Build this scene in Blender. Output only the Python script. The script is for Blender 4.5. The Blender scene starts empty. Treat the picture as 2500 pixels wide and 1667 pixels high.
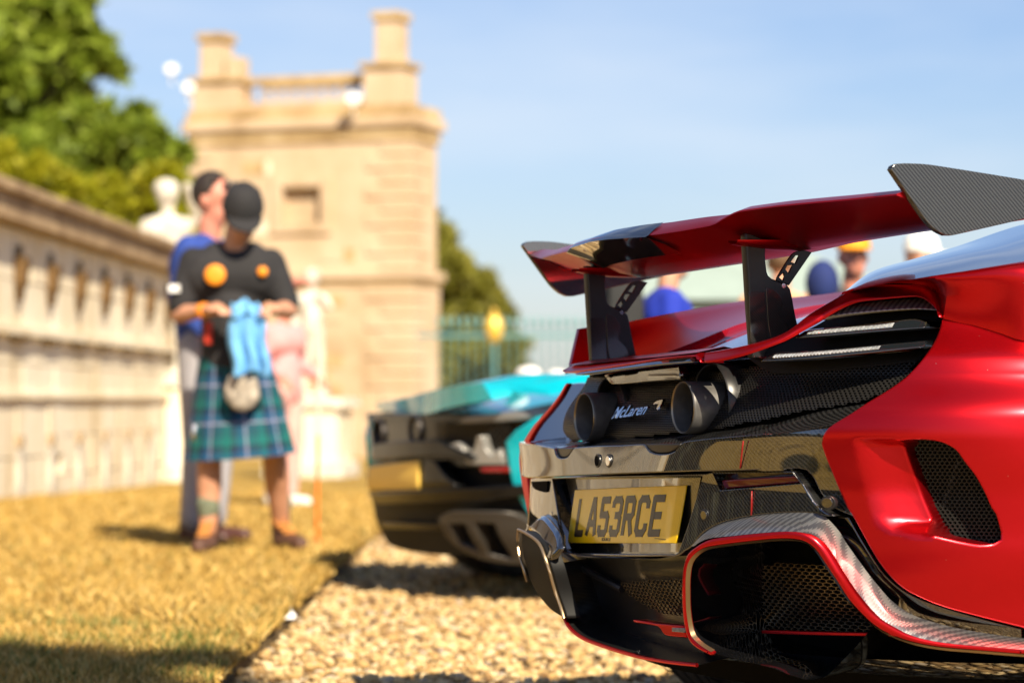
import bpy, bmesh, math, random
import numpy as np
from mathutils import Vector, Matrix
from mathutils.geometry import delaunay_2d_cdt
random.seed(7); RNG = np.random.default_rng(7)
R = math.radians
SC = bpy.context.scene
COL = SC.collection

# ================================================================ camera, sky, sun, exposure
cam_d = bpy.data.cameras.new('camera'); cam = bpy.data.objects.new('camera', cam_d); COL.objects.link(cam)
cam_d.sensor_width = 36; cam_d.lens = 100; cam_d.clip_start = .1; cam_d.clip_end = 3000
cam.location = (0, 0, .75); cam.rotation_euler = (R(90 + 1.193), 0, 0)
cam_d.dof.use_dof = True; cam_d.dof.focus_distance = 5.35; cam_d.dof.aperture_fstop = 3.5; cam_d.dof.aperture_blades = 9
SC.camera = cam
SUN_AZ = Vector((.37, -.929)).normalized(); SUN_EL = R(40)
world = bpy.data.worlds.new('World'); SC.world = world; world.use_nodes = True
wn, wl = world.node_tree.nodes, world.node_tree.links; wn.clear()
sky = wn.new('ShaderNodeTexSky'); sky.sky_type = 'NISHITA'; sky.sun_disc = False
sky.sun_elevation = SUN_EL; sky.sun_rotation = math.atan2(SUN_AZ.x, SUN_AZ.y)
sky.altitude = 50; sky.air_density = 1.0; sky.dust_density = .6; sky.ozone_density = 2.5
wtc = wn.new('ShaderNodeTexCoord'); wmap = wn.new('ShaderNodeMapping'); wmap.inputs['Scale'].default_value = (1.0, 1.0, 4.5)
wno = wn.new('ShaderNodeTexNoise'); wno.inputs['Scale'].default_value = 3.2; wno.inputs['Detail'].default_value = 7; wno.inputs['Roughness'].default_value = .55
wr = wn.new('ShaderNodeMapRange'); wr.inputs['From Min'].default_value = .46; wr.inputs['From Max'].default_value = .78; wr.inputs['To Max'].default_value = .55
wmix = wn.new('ShaderNodeMix'); wmix.data_type = 'RGBA'; wmix.inputs['B'].default_value = (7.4, 8.0, 8.8, 1)
whs = wn.new('ShaderNodeHueSaturation'); whs.inputs['Saturation'].default_value = 1.0
wbg = wn.new('ShaderNodeBackground'); wbg.inputs['Strength'].default_value = .058
wo = wn.new('ShaderNodeOutputWorld')
wl.new(wtc.outputs['Generated'], wmap.inputs['Vector']); wl.new(wmap.outputs[0], wno.inputs['Vector'])
wl.new(wno.outputs['Fac'], wr.inputs['Value']); wl.new(wr.outputs[0], wmix.inputs['Factor'])
wtint = wn.new('ShaderNodeVectorMath'); wtint.operation = 'MULTIPLY'; wtint.inputs[1].default_value = (.95, .95, 1.10)
wl.new(sky.outputs[0], whs.inputs['Color']); wl.new(whs.outputs[0], wtint.inputs[0]); wl.new(wtint.outputs[0], wmix.inputs['A']); wl.new(wmix.outputs['Result'], wbg.inputs['Color']); wl.new(wbg.outputs[0], wo.inputs[0])
sun_d = bpy.data.lights.new('sun', 'SUN'); sun = bpy.data.objects.new('sun', sun_d); COL.objects.link(sun)
sun_d.energy = 5.0; sun_d.angle = R(.53); sun_d.color = (1.0, .87, .66)
sdir = Vector((SUN_AZ.x * math.cos(SUN_EL), SUN_AZ.y * math.cos(SUN_EL), math.sin(SUN_EL)))
sun.rotation_euler = sdir.to_track_quat('Z', 'Y').to_euler(); sun.location = (6, -12, 14)
SC.view_settings.view_transform = 'Standard'; SC.view_settings.look = 'None'
SC.view_settings.exposure = .97; SC.view_settings.gamma = 1; SC.view_settings.use_curve_mapping = False
SC.cycles.max_bounces = 8; SC.cycles.caustics_reflective = False; SC.cycles.caustics_refractive = False
SC.cycles.sample_clamp_indirect = 6

# ================================================================ helpers
def tag(o, label=None, cat=None, group=None, kind=None):
    if label: o['label'] = label
    if cat: o['category'] = cat
    if group: o['group'] = group
    if kind: o['kind'] = kind
    return o
def empty(name, loc=(0, 0, 0), rz=0, parent=None):
    o = bpy.data.objects.new(name, None); COL.objects.link(o); o.location = loc; o.rotation_euler = (0, 0, rz)
    o.empty_display_size = .1
    if parent: o.parent = parent
    return o
def link(name, me, mat=None, parent=None):
    o = bpy.data.objects.new(name, me); COL.objects.link(o)
    if mat is not None:
        for m in (mat if isinstance(mat, (list, tuple)) else [mat]): me.materials.append(m)
    if parent: o.parent = parent
    return o
def mesh(name, verts, faces, mat=None, parent=None, smooth=True, uv=None):
    me = bpy.data.meshes.new(name); me.from_pydata([tuple(v) for v in verts], [], [tuple(f) for f in faces]); me.update()
    if uv is not None:
        l = me.uv_layers.new(name='uv')
        vi = np.zeros(len(me.loops), dtype=np.int32); me.loops.foreach_get('vertex_index', vi)
        l.data.foreach_set('uv', np.asarray(uv, dtype=np.float32)[vi].ravel())
    if smooth: smooth_by_angle(me)
    return link(name, me, mat, parent)
def smooth_by_angle(me, ang=R(38)):
    bm = bmesh.new(); bm.from_mesh(me)
    bmesh.ops.recalc_face_normals(bm, faces=bm.faces)
    for f in bm.faces: f.smooth = True
    for e in bm.edges:
        if len(e.link_faces) == 2 and e.calc_face_angle(0) > ang: e.smooth = False
    bm.to_mesh(me); bm.free()
def from_bm(name, bm, mat, parent=None, smooth=True):
    me = bpy.data.meshes.new(name); bm.to_mesh(me); bm.free()
    if smooth: smooth_by_angle(me)
    return link(name, me, mat, parent)
def big_mesh(name, V, F, mat, parent=None, smooth=False, uv=None):
    """V (n,3), F (m,k) numpy"""
    me = bpy.data.meshes.new(name); k = F.shape[1]
    me.vertices.add(len(V)); me.vertices.foreach_set('co', V.astype(np.float32).ravel())
    me.loops.add(F.size); me.loops.foreach_set('vertex_index', F.astype(np.int32).ravel())
    me.polygons.add(len(F)); me.polygons.foreach_set('loop_start', np.arange(0, F.size, k, dtype=np.int32))
    me.polygons.foreach_set('loop_total', np.full(len(F), k, dtype=np.int32))
    if smooth: me.polygons.foreach_set('use_smooth', np.ones(len(F), dtype=bool))
    me.update(calc_edges=True)
    return link(name, me, mat, parent)
def box(bm, c, s, rz=0, taper=1.0, bev=0):
    vs = []
    for z in (-1, 1):
        t = taper if z > 0 else 1
        for x, y in ((-1, -1), (1, -1), (1, 1), (-1, 1)):
            p = Matrix.Rotation(rz, 3, 'Z') @ Vector((x * s[0] / 2 * t, y * s[1] / 2 * t, z * s[2] / 2))
            vs.append(bm.verts.new(p + Vector(c)))
    fs = [bm.faces.new([vs[i] for i in f]) for f in ((3, 2, 1, 0), (4, 5, 6, 7), (0, 1, 5, 4), (1, 2, 6, 5), (2, 3, 7, 6), (3, 0, 4, 7))]
    if bev:
        es = list({e for f in fs for e in f.edges})
        bmesh.ops.bevel(bm, geom=es, offset=bev, segments=2, affect='EDGES', profile=.6)
def tube(bm, a, b, ra, rb=None, n=12, caps=True):
    a, b = Vector(a), Vector(b); rb = ra if rb is None else rb
    q = (b - a).to_track_quat('Z', 'Y').to_matrix()
    r0 = [bm.verts.new(a + q @ Vector((ra * math.cos(t), ra * math.sin(t), 0))) for t in [2 * math.pi * i / n for i in range(n)]]
    r1 = [bm.verts.new(b + q @ Vector((rb * math.cos(t), rb * math.sin(t), 0))) for t in [2 * math.pi * i / n for i in range(n)]]
    for i in range(n): bm.faces.new((r0[i], r0[(i + 1) % n], r1[(i + 1) % n], r1[i]))
    if caps: bm.faces.new(r0[::-1]); bm.faces.new(r1)
def lathe(bm, prof, c=(0, 0, 0), n=24, closed=False):
    """prof [(r,z)] about the z axis"""
    rings = []
    for r, z in prof:
        rings.append([bm.verts.new((c[0] + r * math.cos(2 * math.pi * i / n), c[1] + r * math.sin(2 * math.pi * i / n), c[2] + z)) for i in range(n)])
    for A, B in zip(rings, rings[1:]):
        for i in range(n): bm.faces.new((A[i], A[(i + 1) % n], B[(i + 1) % n], B[i]))
    if not closed:
        if prof[0][0] > 1e-5: bm.faces.new(rings[0][::-1])
        if prof[-1][0] > 1e-5: bm.faces.new(rings[-1])
def cat(p0, p1, p2, p3, t):
    return tuple(.5 * (2 * b + (c - a) * t + (2 * a - 5 * b + 4 * c - d) * t * t + (3 * b - a - 3 * c + d) * t ** 3) for a, b, c, d in zip(p0, p1, p2, p3))
def smooth_line(pts, step, closed=False, corner=48):
    """Catmull-Rom through the points, keeping sharp corners sharp"""
    n = len(pts); P = [tuple(map(float, p)) for p in pts]
    def turn(i):
        a = [P[i][k] - P[i - 1][k] for k in range(len(P[0]))]; b = [P[(i + 1) % n][k] - P[i][k] for k in range(len(P[0]))]
        la = math.sqrt(sum(x * x for x in a)) or 1e-9; lb = math.sqrt(sum(x * x for x in b)) or 1e-9
        return math.degrees(math.acos(max(-1, min(1, sum(x * y for x, y in zip(a, b)) / la / lb))))
    sharp = [(turn(i) > corner) if (closed or 0 < i < n - 1) else True for i in range(n)]
    out = []
    for i in range(n if closed else n - 1):
        a, b = P[i], P[(i + 1) % n]
        p0 = a if sharp[i] else P[i - 1]; p3 = b if sharp[(i + 1) % n] else P[(i + 2) % n]
        L = math.dist(a, b); m = max(1, int(round(L / step)))
        # limit overshoot when neighbours are far
        def lim(q, o, L):
            d = math.dist(q, o)
            return q if d < 1.6 * L or d == 0 else tuple(o[k] + (q[k] - o[k]) * 1.6 * L / d for k in range(len(o)))
        p0 = lim(p0, a, L); p3 = lim(p3, b, L)
        for k in range(m): out.append(cat(p0, a, b, p3, k / m))
    if not closed: out.append(P[-1])
    return out
def inside(p, poly):
    x, y = p; c = False; j = len(poly) - 1
    for i in range(len(poly)):
        xi, yi = poly[i][0], poly[i][1]; xj, yj = poly[j][0], poly[j][1]
        if (yi > y) != (yj > y) and x < (xj - xi) * (y - yi) / (yj - yi) + xi: c = not c
        j = i
    return c
def dist_poly(p, poly, skip=None):
    best = 1e9
    for i in range(len(poly)):
        if skip and i in skip: continue
        a, b = poly[i], poly[(i + 1) % len(poly)]
        dx, dy = b[0] - a[0], b[1] - a[1]; L = dx * dx + dy * dy or 1e-12
        t = max(0, min(1, ((p[0] - a[0]) * dx + (p[1] - a[1]) * dy) / L))
        best = min(best, math.hypot(p[0] - a[0] - t * dx, p[1] - a[1] - t * dy))
    return best
def area2(poly): return sum(a[0] * b[1] - b[0] * a[1] for a, b in zip(poly, poly[1:] + poly[:1])) / 2
def inset(poly, r):
    n = len(poly); out = []
    for i in range(n):
        a, b, c = poly[i - 1], poly[i], poly[(i + 1) % n]
        d1 = (b[0] - a[0], b[1] - a[1]); d2 = (c[0] - b[0], c[1] - b[1])
        l1 = math.hypot(*d1) or 1e-9; l2 = math.hypot(*d2) or 1e-9
        n1 = (-d1[1] / l1, d1[0] / l1); n2 = (-d2[1] / l2, d2[0] / l2)
        m = (n1[0] + n2[0], n1[1] + n2[1]); lm = math.hypot(*m) or 1e-9
        k = r / max(.5, (m[0] * n1[0] + m[1] * n1[1]) / lm)
        out.append((b[0] + m[0] / lm * k, b[1] + m[1] / lm * k))
    return out
def panel(name, pts, fn, mat, parent=None, d=0.0, r=.003, depth=.02, step=.014, holes=(), disp=None, corner=48, raw=False):
    """sheet of bodywork with rounded rims: outline pts in a skin's own 2-D coordinates, fn(a,b,d)->xyz"""
    loop = list(pts) if raw else smooth_line(pts, step, True, corner)
    if area2(loop) < 0: loop = loop[::-1]
    hl = []
    for h in holes:
        q = smooth_line(h, step, True, corner)
        if area2(q) > 0: q = q[::-1]
        hl.append(q)
    loops = [loop] + hl
    V, UV, F = [], [], []
    def add(p, dd):
        e = disp(p) if disp else 0
        V.append(fn(p[0], p[1], d + dd + e)); UV.append(p); return len(V) - 1
    inner = [inset(l, r) for l in loops]
    flat = []; edges = []
    for l in inner:
        o = len(flat); flat += l; edges += [(o + i, o + (i + 1) % len(l)) for i in range(len(l))]
    xs = [p[0] for p in inner[0]]; ys = [p[1] for p in inner[0]]
    nb = len(flat); y = min(ys) + step * .5; row = 0
    while y < max(ys):
        x = min(xs) + step * (.5 if row % 2 else 0)
        while x < max(xs):
            p = (x, y)
            if inside(p, inner[0]) and not any(inside(p, h) for h in inner[1:]) and min(dist_poly(p, l) for l in inner) > step * .45: flat.append(p)
            x += step
        y += step * .87; row += 1
    res = delaunay_2d_cdt([Vector(p) for p in flat], edges, [], 0, 1e-7)
    vs, fs, orig = res[0], res[2], res[3]
    idx = [add((v.x, v.y), 0) for v in vs]
    back = {}
    for ni, o in enumerate(orig):
        for q in o: back[q] = ni
    for f in fs:
        c = (sum(vs[i].x for i in f) / len(f), sum(vs[i].y for i in f) / len(f))
        if inside(c, inner[0]) and not any(inside(c, h) for h in inner[1:]): F.append([idx[i] for i in f])
    o = 0; rings = []
    for l, il in zip(loops, inner):
        n = len(l); A = [idx[back[o + i]] for i in range(n)]; o += n
        mid = inset(l, r * .3)
        B = [add(p, r * .3) for p in mid]; C = [add(p, r) for p in l]; D = [add(p, depth) for p in l]
        rings.append((A, B, C, D))
        for P, Q in ((A, B), (B, C), (C, D)):
            for i in range(n): F.append([P[i], Q[i], Q[(i + 1) % n], P[(i + 1) % n]])
    F = [list(dict.fromkeys(f)) for f in F]; F = [f for f in F if len(f) > 2]
    # exact normals of the skin, turning outwards over the rounded rim
    P3 = [Vector(v) for v in V]; NR = []
    def srf(a, b, dd): return Vector(fn(a, b, d + dd + (disp((a, b)) if disp else 0)))
    h = .0015
    for q in UV:
        c = srf(q[0], q[1], 0); n_ = (srf(q[0] + h, q[1], 0) - srf(q[0] - h, q[1], 0)).cross(srf(q[0], q[1] + h, 0) - srf(q[0], q[1] - h, 0))
        o_ = srf(q[0], q[1], -.004) - c
        if n_.dot(o_) < 0: n_ = -n_
        NR.append(n_.normalized() if n_.length > 1e-12 else o_.normalized())
    for A, B, C, D in rings:
        for a_, b_, c_, e_ in zip(A, B, C, D):
            t_ = P3[c_] - P3[a_]; t_ = t_ - NR[a_] * t_.dot(NR[a_])
            t_ = t_.normalized() if t_.length > 1e-9 else NR[a_]
            NR[b_] = (NR[a_] * .8 + t_ * .6).normalized(); NR[c_] = (NR[a_] * .25 + t_).normalized(); NR[e_] = t_
    G = []
    for f in F:
        a_, b_, c_ = P3[f[0]], P3[f[1]], P3[f[2]]; g = (b_ - a_).cross(c_ - a_); m_ = NR[f[0]] + NR[f[1]] + NR[f[2]]
        G.append(f[::-1] if g.dot(m_) < 0 else f)
    o = mesh(name, V, G, mat, parent, False, UV); me = o.data
    me.polygons.foreach_set('use_smooth', np.ones(len(me.polygons), dtype=bool))
    me.normals_split_custom_set_from_vertices(NR)
    return o
def hexmesh(name, poly, fn, mat, parent, d, ps, pw, wire=.16, corner=48, depth=.004):
    """real hexagonal mesh: one open hexagon ring per cell"""
    loop = smooth_line(poly, .01, True, corner); xs = [p[0] for p in loop]; ys = [p[1] for p in loop]
    V, F, UV = [], [], []; row = 0; y = min(ys)
    while y < max(ys):
        x = min(xs) + (ps / 2 if row % 2 else 0)
        while x < max(xs):
            if inside((x, y), loop):
                b = len(V)
                for k in (1.0, 1 - wire, 1 - wire):
                    for i in range(6):
                        t = math.pi / 6 + i * math.pi / 3
                        q = (x + k * ps / math.sqrt(3) * math.cos(t), y + k * pw / 1.5 * math.sin(t))
                        V.append(q)
                for i in range(6):
                    j = (i + 1) % 6
                    F.append((b + i, b + j, b + 6 + j, b + 6 + i)); F.append((b + 6 + i, b + 6 + j, b + 12 + j, b + 12 + i))
            x += ps
        y += pw; row += 1
    W = [fn(q[0], q[1], d + (depth if (i % 18) >= 12 else 0)) for i, q in enumerate(V)]
    o = mesh(name, W, F, mat, parent, False, V); o['kind'] = 'stuff'
    return o
def sweep(name, path, rad, mat, parent=None, n=8, flat=(1, 1)):
    """round bar along a line of xyz points"""
    P = [Vector(p) for p in path]; V, F = [], []
    for i, p in enumerate(P):
        t = (P[min(i + 1, len(P) - 1)] - P[max(i - 1, 0)]).normalized()
        a = t.cross(Vector((0, 0, 1)));
        if a.length < 1e-4: a = t.cross(Vector((1, 0, 0)))
        a.normalize(); b = a.cross(t)
        for k in range(n):
            th = 2 * math.pi * k / n
            V.append(p + a * rad * flat[0] * math.cos(th) + b * rad * flat[1] * math.sin(th))
    for i in range(len(P) - 1):
        for k in range(n):
            F.append((i * n + k, i * n + (k + 1) % n, (i + 1) * n + (k + 1) % n, (i + 1) * n + k))
    F.append(tuple(range(n))[::-1]); F.append(tuple(range((len(P) - 1) * n, len(P) * n)))
    return mesh(name, V, F, mat, parent)
def prism(name, poly, fn, mat, parent, t0, t1, holes=(), r=.002, step=.008, corner=40):
    """plate with an outline in a plane; fn(a,b,t)->xyz"""
    return panel(name, poly, lambda a, b, d: fn(a, b, t0 + (t1 - t0) * d / abs(t1 - t0)), mat, parent, 0, r, abs(t1 - t0), step, holes, None, corner)

# ================================================================ materials
def nmat(name): 
    m = bpy.data.materials.new(name); m.use_nodes = True
    n = m.node_tree.nodes; b = n['Principled BSDF']
    return m, n, m.node_tree.links, b
def setp(b, **k):
    for a, v in k.items():
        b.inputs[a.replace('_', ' ')].default_value = v
def plain(name, col, rough=.5, metal=0, coat=0, coat_r=.05, spec=.5, var=.0, scale=20, bump=0, coords='Object'):
    m, n, l, b = nmat(name)
    b.inputs['Base Color'].default_value = (*col, 1); b.inputs['Roughness'].default_value = rough; b.inputs['Metallic'].default_value = metal
    b.inputs['Coat Weight'].default_value = coat; b.inputs['Coat Roughness'].default_value = coat_r; b.inputs['Specular IOR Level'].default_value = spec
    if var or bump:
        tc = n.new('ShaderNodeTexCoord'); no = n.new('ShaderNodeTexNoise'); no.inputs['Scale'].default_value = scale; no.inputs['Detail'].default_value = 6
        l.new(tc.outputs[coords], no.inputs['Vector'])
        if var:
            mr = n.new('ShaderNodeMapRange'); mr.inputs['From Min'].default_value = .3; mr.inputs['From Max'].default_value = .7
            mr.inputs['To Min'].default_value = 1 - var; mr.inputs['To Max'].default_value = 1 + var
            mx = n.new('ShaderNodeVectorMath'); mx.operation = 'SCALE'; mx.inputs[0].default_value = col
            l.new(no.outputs['Fac'], mr.inputs['Value']); l.new(mr.outputs[0], mx.inputs['Scale']); l.new(mx.outputs[0], b.inputs['Base Color'])
        if bump:
            bp = n.new('ShaderNodeBump'); bp.inputs['Strength'].default_value = bump; bp.inputs['Distance'].default_value = .01
            l.new(no.outputs['Fac'], bp.inputs['Height']); l.new(bp.outputs[0], b.inputs['Normal'])
    return m
def carbon(name, t=.0028, dark=.010, light=.045, rough=.34, coat=1.0, coat_r=.012, metal=.75):
    """2x2 twill under lacquer"""
    m, n, l, b = nmat(name)
    uv = n.new('ShaderNodeUVMap'); sp = n.new('ShaderNodeSeparateXYZ'); l.new(uv.outputs[0], sp.inputs[0])
    def M(op, a, bb=None, c=None):
        q = n.new('ShaderNodeMath'); q.operation = op
        for i, v in enumerate((a, bb, c)):
            if v is None: continue
            if isinstance(v, (int, float)): q.inputs[i].default_value = v
            else: l.new(v, q.inputs[i])
        return q.outputs[0]
    x = M('DIVIDE', sp.outputs[0], t); y = M('DIVIDE', sp.outputs[1], t)
    ov = M('LESS_THAN', M('FLOORED_MODULO', M('ADD', M('FLOOR', x), M('FLOOR', y)), 4), 1.99)
    fx = M('SUBTRACT', M('FRACT', x), .5); fy = M('SUBTRACT', M('FRACT', y), .5)
    hx = M('SUBTRACT', 1, M('MULTIPLY', M('MULTIPLY', fx, fx), 4)); hy = M('SUBTRACT', 1, M('MULTIPLY', M('MULTIPLY', fy, fy), 4))
    h = M('ADD', M('MULTIPLY', ov, hx), M('MULTIPLY', M('SUBTRACT', 1, ov), hy))
    mix = n.new('ShaderNodeMix'); mix.data_type = 'RGBA'; mix.inputs['A'].default_value = (dark, dark, dark * 1.05, 1); mix.inputs['B'].default_value = (light, light, light * .97, 1)
    l.new(ov, mix.inputs['Factor']); l.new(mix.outputs['Result'], b.inputs['Base Color'])
    bp = n.new('ShaderNodeBump'); bp.inputs['Strength'].default_value = .3; bp.inputs['Distance'].default_value = .0008
    l.new(h, bp.inputs['Height']); l.new(bp.outputs[0], b.inputs['Normal'])
    setp(b, Metallic=metal, Roughness=rough, Coat_Weight=coat, Coat_Roughness=coat_r)
    # dust specks dull the lacquer here and there
    tc = n.new('ShaderNodeTexCoord'); vo = n.new('ShaderNodeTexVoronoi'); vo.inputs['Scale'].default_value = 160
    l.new(tc.outputs['Object'], vo.inputs['Vector'])
    no = n.new('ShaderNodeTexNoise'); no.inputs['Scale'].default_value = 9; no.inputs['Detail'].default_value = 5; l.new(tc.outputs['Object'], no.inputs['Vector'])
    cr = M('ADD', M('MULTIPLY', M('MAXIMUM', M('SUBTRACT', no.outputs['Fac'], .5), 0), .12), coat_r)
    l.new(cr, b.inputs['Coat Roughness']); b.inputs['Coat IOR'].default_value = 2.35
    return m
def satin(name, col, rough=.36, metal=.8, coat=.35, coat_r=.16):
    m, n, l, b = nmat(name)
    tc = n.new('ShaderNodeTexCoord'); no = n.new('ShaderNodeTexNoise'); no.inputs['Scale'].default_value = 900; no.inputs['Detail'].default_value = 2
    l.new(tc.outputs['Object'], no.inputs['Vector'])
    bp = n.new('ShaderNodeBump'); bp.inputs['Strength'].default_value = .05; bp.inputs['Distance'].default_value = .0006
    l.new(no.outputs['Fac'], bp.inputs['Height']); l.new(bp.outputs[0], b.inputs['Normal'])
    # sparse pale dust specks lying on the paint
    vo = n.new('ShaderNodeTexVoronoi'); vo.inputs['Scale'].default_value = 55; l.new(tc.outputs['Object'], vo.inputs['Vector'])
    lt = n.new('ShaderNodeMath'); lt.operation = 'LESS_THAN'; lt.inputs[1].default_value = .05; l.new(vo.outputs['Distance'], lt.inputs[0])
    n2 = n.new('ShaderNodeMath'); n2.operation = 'GREATER_THAN'; n2.inputs[1].default_value = .72
    sx = n.new('ShaderNodeSeparateColor'); l.new(vo.outputs['Color'], sx.inputs[0]); l.new(sx.outputs[0], n2.inputs[0])
    mu = n.new('ShaderNodeMath'); mu.operation = 'MULTIPLY'; l.new(lt.outputs[0], mu.inputs[0]); l.new(n2.outputs[0], mu.inputs[1])
    mx = n.new('ShaderNodeMix'); mx.data_type = 'RGBA'; mx.inputs['A'].default_value = (*col, 1); mx.inputs['B'].default_value = (.55, .42, .36, 1)
    mu2 = n.new('ShaderNodeMath'); mu2.operation = 'MULTIPLY'; mu2.inputs[1].default_value = .45; l.new(mu.outputs[0], mu2.inputs[0])
    l.new(mu2.outputs[0], mx.inputs['Factor']); l.new(mx.outputs['Result'], b.inputs['Base Color'])
    setp(b, Metallic=metal, Roughness=rough, Coat_Weight=coat, Coat_Roughness=coat_r)
    return m
def ramp_mat(name, stops, scale=4, detail=8, rough=.9, bump=.3, dist=.02, coords='Object', scale2=None, mapping=(1, 1, 1), nrough=.6):
    m, n, l, b = nmat(name)
    tc = n.new('ShaderNodeTexCoord'); mp = n.new('ShaderNodeMapping'); mp.inputs['Scale'].default_value = mapping
    no = n.new('ShaderNodeTexNoise'); no.inputs['Scale'].default_value = scale; no.inputs['Detail'].default_value = detail; no.inputs['Roughness'].default_value = nrough
    l.new(tc.outputs[coords], mp.inputs[0]); l.new(mp.outputs[0], no.inputs['Vector'])
    cr = n.new('ShaderNodeValToRGB'); els = cr.color_ramp.elements
    els[0].position, els[0].color = stops[0][0], (*stops[0][1], 1); els[1].position, els[1].color = stops[-1][0], (*stops[-1][1], 1)
    for p, c in stops[1:-1]:
        e = els.new(p); e.color = (*c, 1)
    l.new(no.outputs['Fac'], cr.inputs[0]); l.new(cr.outputs[0], b.inputs['Base Color'])
    n2 = n.new('ShaderNodeTexNoise'); n2.inputs['Scale'].default_value = scale2 or scale * 6; n2.inputs['Detail'].default_value = 6; l.new(tc.outputs[coords], n2.inputs['Vector'])
    bp = n.new('ShaderNodeBump'); bp.inputs['Strength'].default_value = bump; bp.inputs['Distance'].default_value = dist
    l.new(n2.outputs['Fac'], bp.inputs['Height']); l.new(bp.outputs[0], b.inputs['Normal'])
    b.inputs['Roughness'].default_value = rough; b.inputs['Specular IOR Level'].default_value = .2
    return m
M_RED = satin('satin_red_paint', (.62, .005, .012), .31, .9, .32, .22)
M_TEAL = satin('teal_paint', (.0, .50, .62), .25, .35, .8, .06)
M_CARB = carbon('lacquered_carbon_weave', .0020, .014, .055)
M_CARB_M = carbon('sunlit_carbon_weave', .0033, .16, .34, .42, .5, .10, .85); M_CARB_D = carbon('dark_carbon_weave', .0014, .008, .018, .45, .4, .10, .5)  # flare weave is paler: sun and sky sheen put into its colour
M_GLOSS = plain('gloss_black', (.006, .006, .007), .08, 0, 1, .012); M_GLOSS.node_tree.nodes['Principled BSDF'].inputs['Coat IOR'].default_value = 2.1
M_SATB = plain('satin_black', (.012, .012, .013), .35, 0, 0, var=.2, scale=60)
M_VOID = plain('dark_cavity', (.004, .004, .004), .9, 0, 0, spec=.1)
M_MESHB = plain('black_mesh_metal', (.03, .028, .026), .38, .6)
M_EXH = plain('ceramic_black_exhaust', (.10, .095, .09), .48, .35, var=.25, scale=40, bump=.05)
M_LIPM = plain('bare_pipe_rim', (.30, .24, .17), .3, 1)
M_CHROME = plain('chrome', (.75, .75, .76), .12, 1)
M_GLASS = plain('dark_glass', (.01, .013, .016), .03, 0, 1, .01, spec=.8)
M_LED = plain('clear_light_lens', (.34, .36, .38), .15, .3, 1, .03, var=.3, scale=120)
M_REDL = plain('red_lens', (.22, .004, .006), .12, 0, 1, .02)
M_PLATE = plain('yellow_plate', (1.0, .60, .002), .3, 0, .5, .012, var=.03, scale=40)
M_PLATE.node_tree.nodes['Principled BSDF'].inputs['Coat IOR'].default_value = 1.5
M_INK = plain('black_plate_ink', (.012, .011, .010), .3, 0, .25, .03)
M_TYRE = plain('tyre_rubber', (.035, .030, .026), .75, 0, var=.4, scale=30, bump=.2)
M_RIM = plain('dark_alloy', (.05, .05, .055), .35, .9)
M_LENSW = plain('dark_mirror_lens', (.02, .02, .02), .03, .3, 1, .01)
# ================================================================ ground
def lawn_z(y): return .05 - .0095 * max(0, y - 13)
M_LAWN = ramp_mat('dry_lawn', [(.25, (.10, .07, .018)), (.45, (.31, .195, .042)), (.6, (.43, .28, .07)), (.8, (.50, .34, .10))], 3.2, 9, .95, .6, .03, scale2=60)
M_GRAV = ramp_mat('gravel_bed', [(.3, (.20, .13, .06)), (.5, (.38, .26, .13)), (.7, (.50, .37, .21))], 38, 6, .95, .8, .03, scale2=80)
M_SOIL = ramp_mat('turf_cut_soil', [(.3, (.07, .045, .02)), (.7, (.22, .15, .07))], 20, 6, .95, .6, .02)
ys = [-60, -10, 4] + [5 + .5 * i for i in range(60)] + [40, 60, 120, 300, 1200]
xs = [-900, -200, -60, -20, -8, -5, -4, -3, -2.2, -1.6, -1.2, -.95, -.82, -.76]
V, F = [], []
for y in ys:
    for x in xs:
        e = .0
        if x > -.9 and 4 < y < 40: e = .012 * math.sin(y * 2.3) + .01 * math.sin(y * 5.1 + 1)
        V.append((x + (e if x > -.9 else 0), y, lawn_z(y) + (.006 * math.sin(x * 3 + y * 1.7) if -8 < x < -.9 and 4 < y < 36 else 0)))
nx = len(xs)
for i in range(len(ys) - 1):
    for j in range(nx - 1): F.append((i * nx + j, i * nx + j + 1, (i + 1) * nx + j + 1, (i + 1) * nx + j))
tag(mesh('lawn', V, F, M_LAWN), 'sun-scorched straw coloured lawn', kind='structure')
V2, F2 = [], []
for i, y in enumerate(ys):
    p = V[i * nx + nx - 1]; V2 += [p, (p[0] + .025, p[1], min(-.012, p[2] - .1))]
for i in range(len(ys) - 1): F2.append((2 * i, 2 * i + 1, 2 * i + 3, 2 * i + 2))
tag(mesh('lawn_edge', V2, F2, M_SOIL), 'cut turf edge with bare soil beside gravel', kind='structure')
tag(mesh('park_ground', [(-.80, -60, -.025), (900, -60, -.025), (900, 1200, -.025), (-.80, 1200, -.025)], [(0, 1, 2, 3)], M_LAWN), 'dry parkland grass beyond the drive', kind='structure')
tag(mesh('gravel_drive', [(-.80, -60, -.010), (26, -60, -.010), (26, 44, -.010), (-.80, 44, -.010)], [(0, 1, 2, 3)], M_GRAV), 'pale golden gravel drive', kind='structure')
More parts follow.
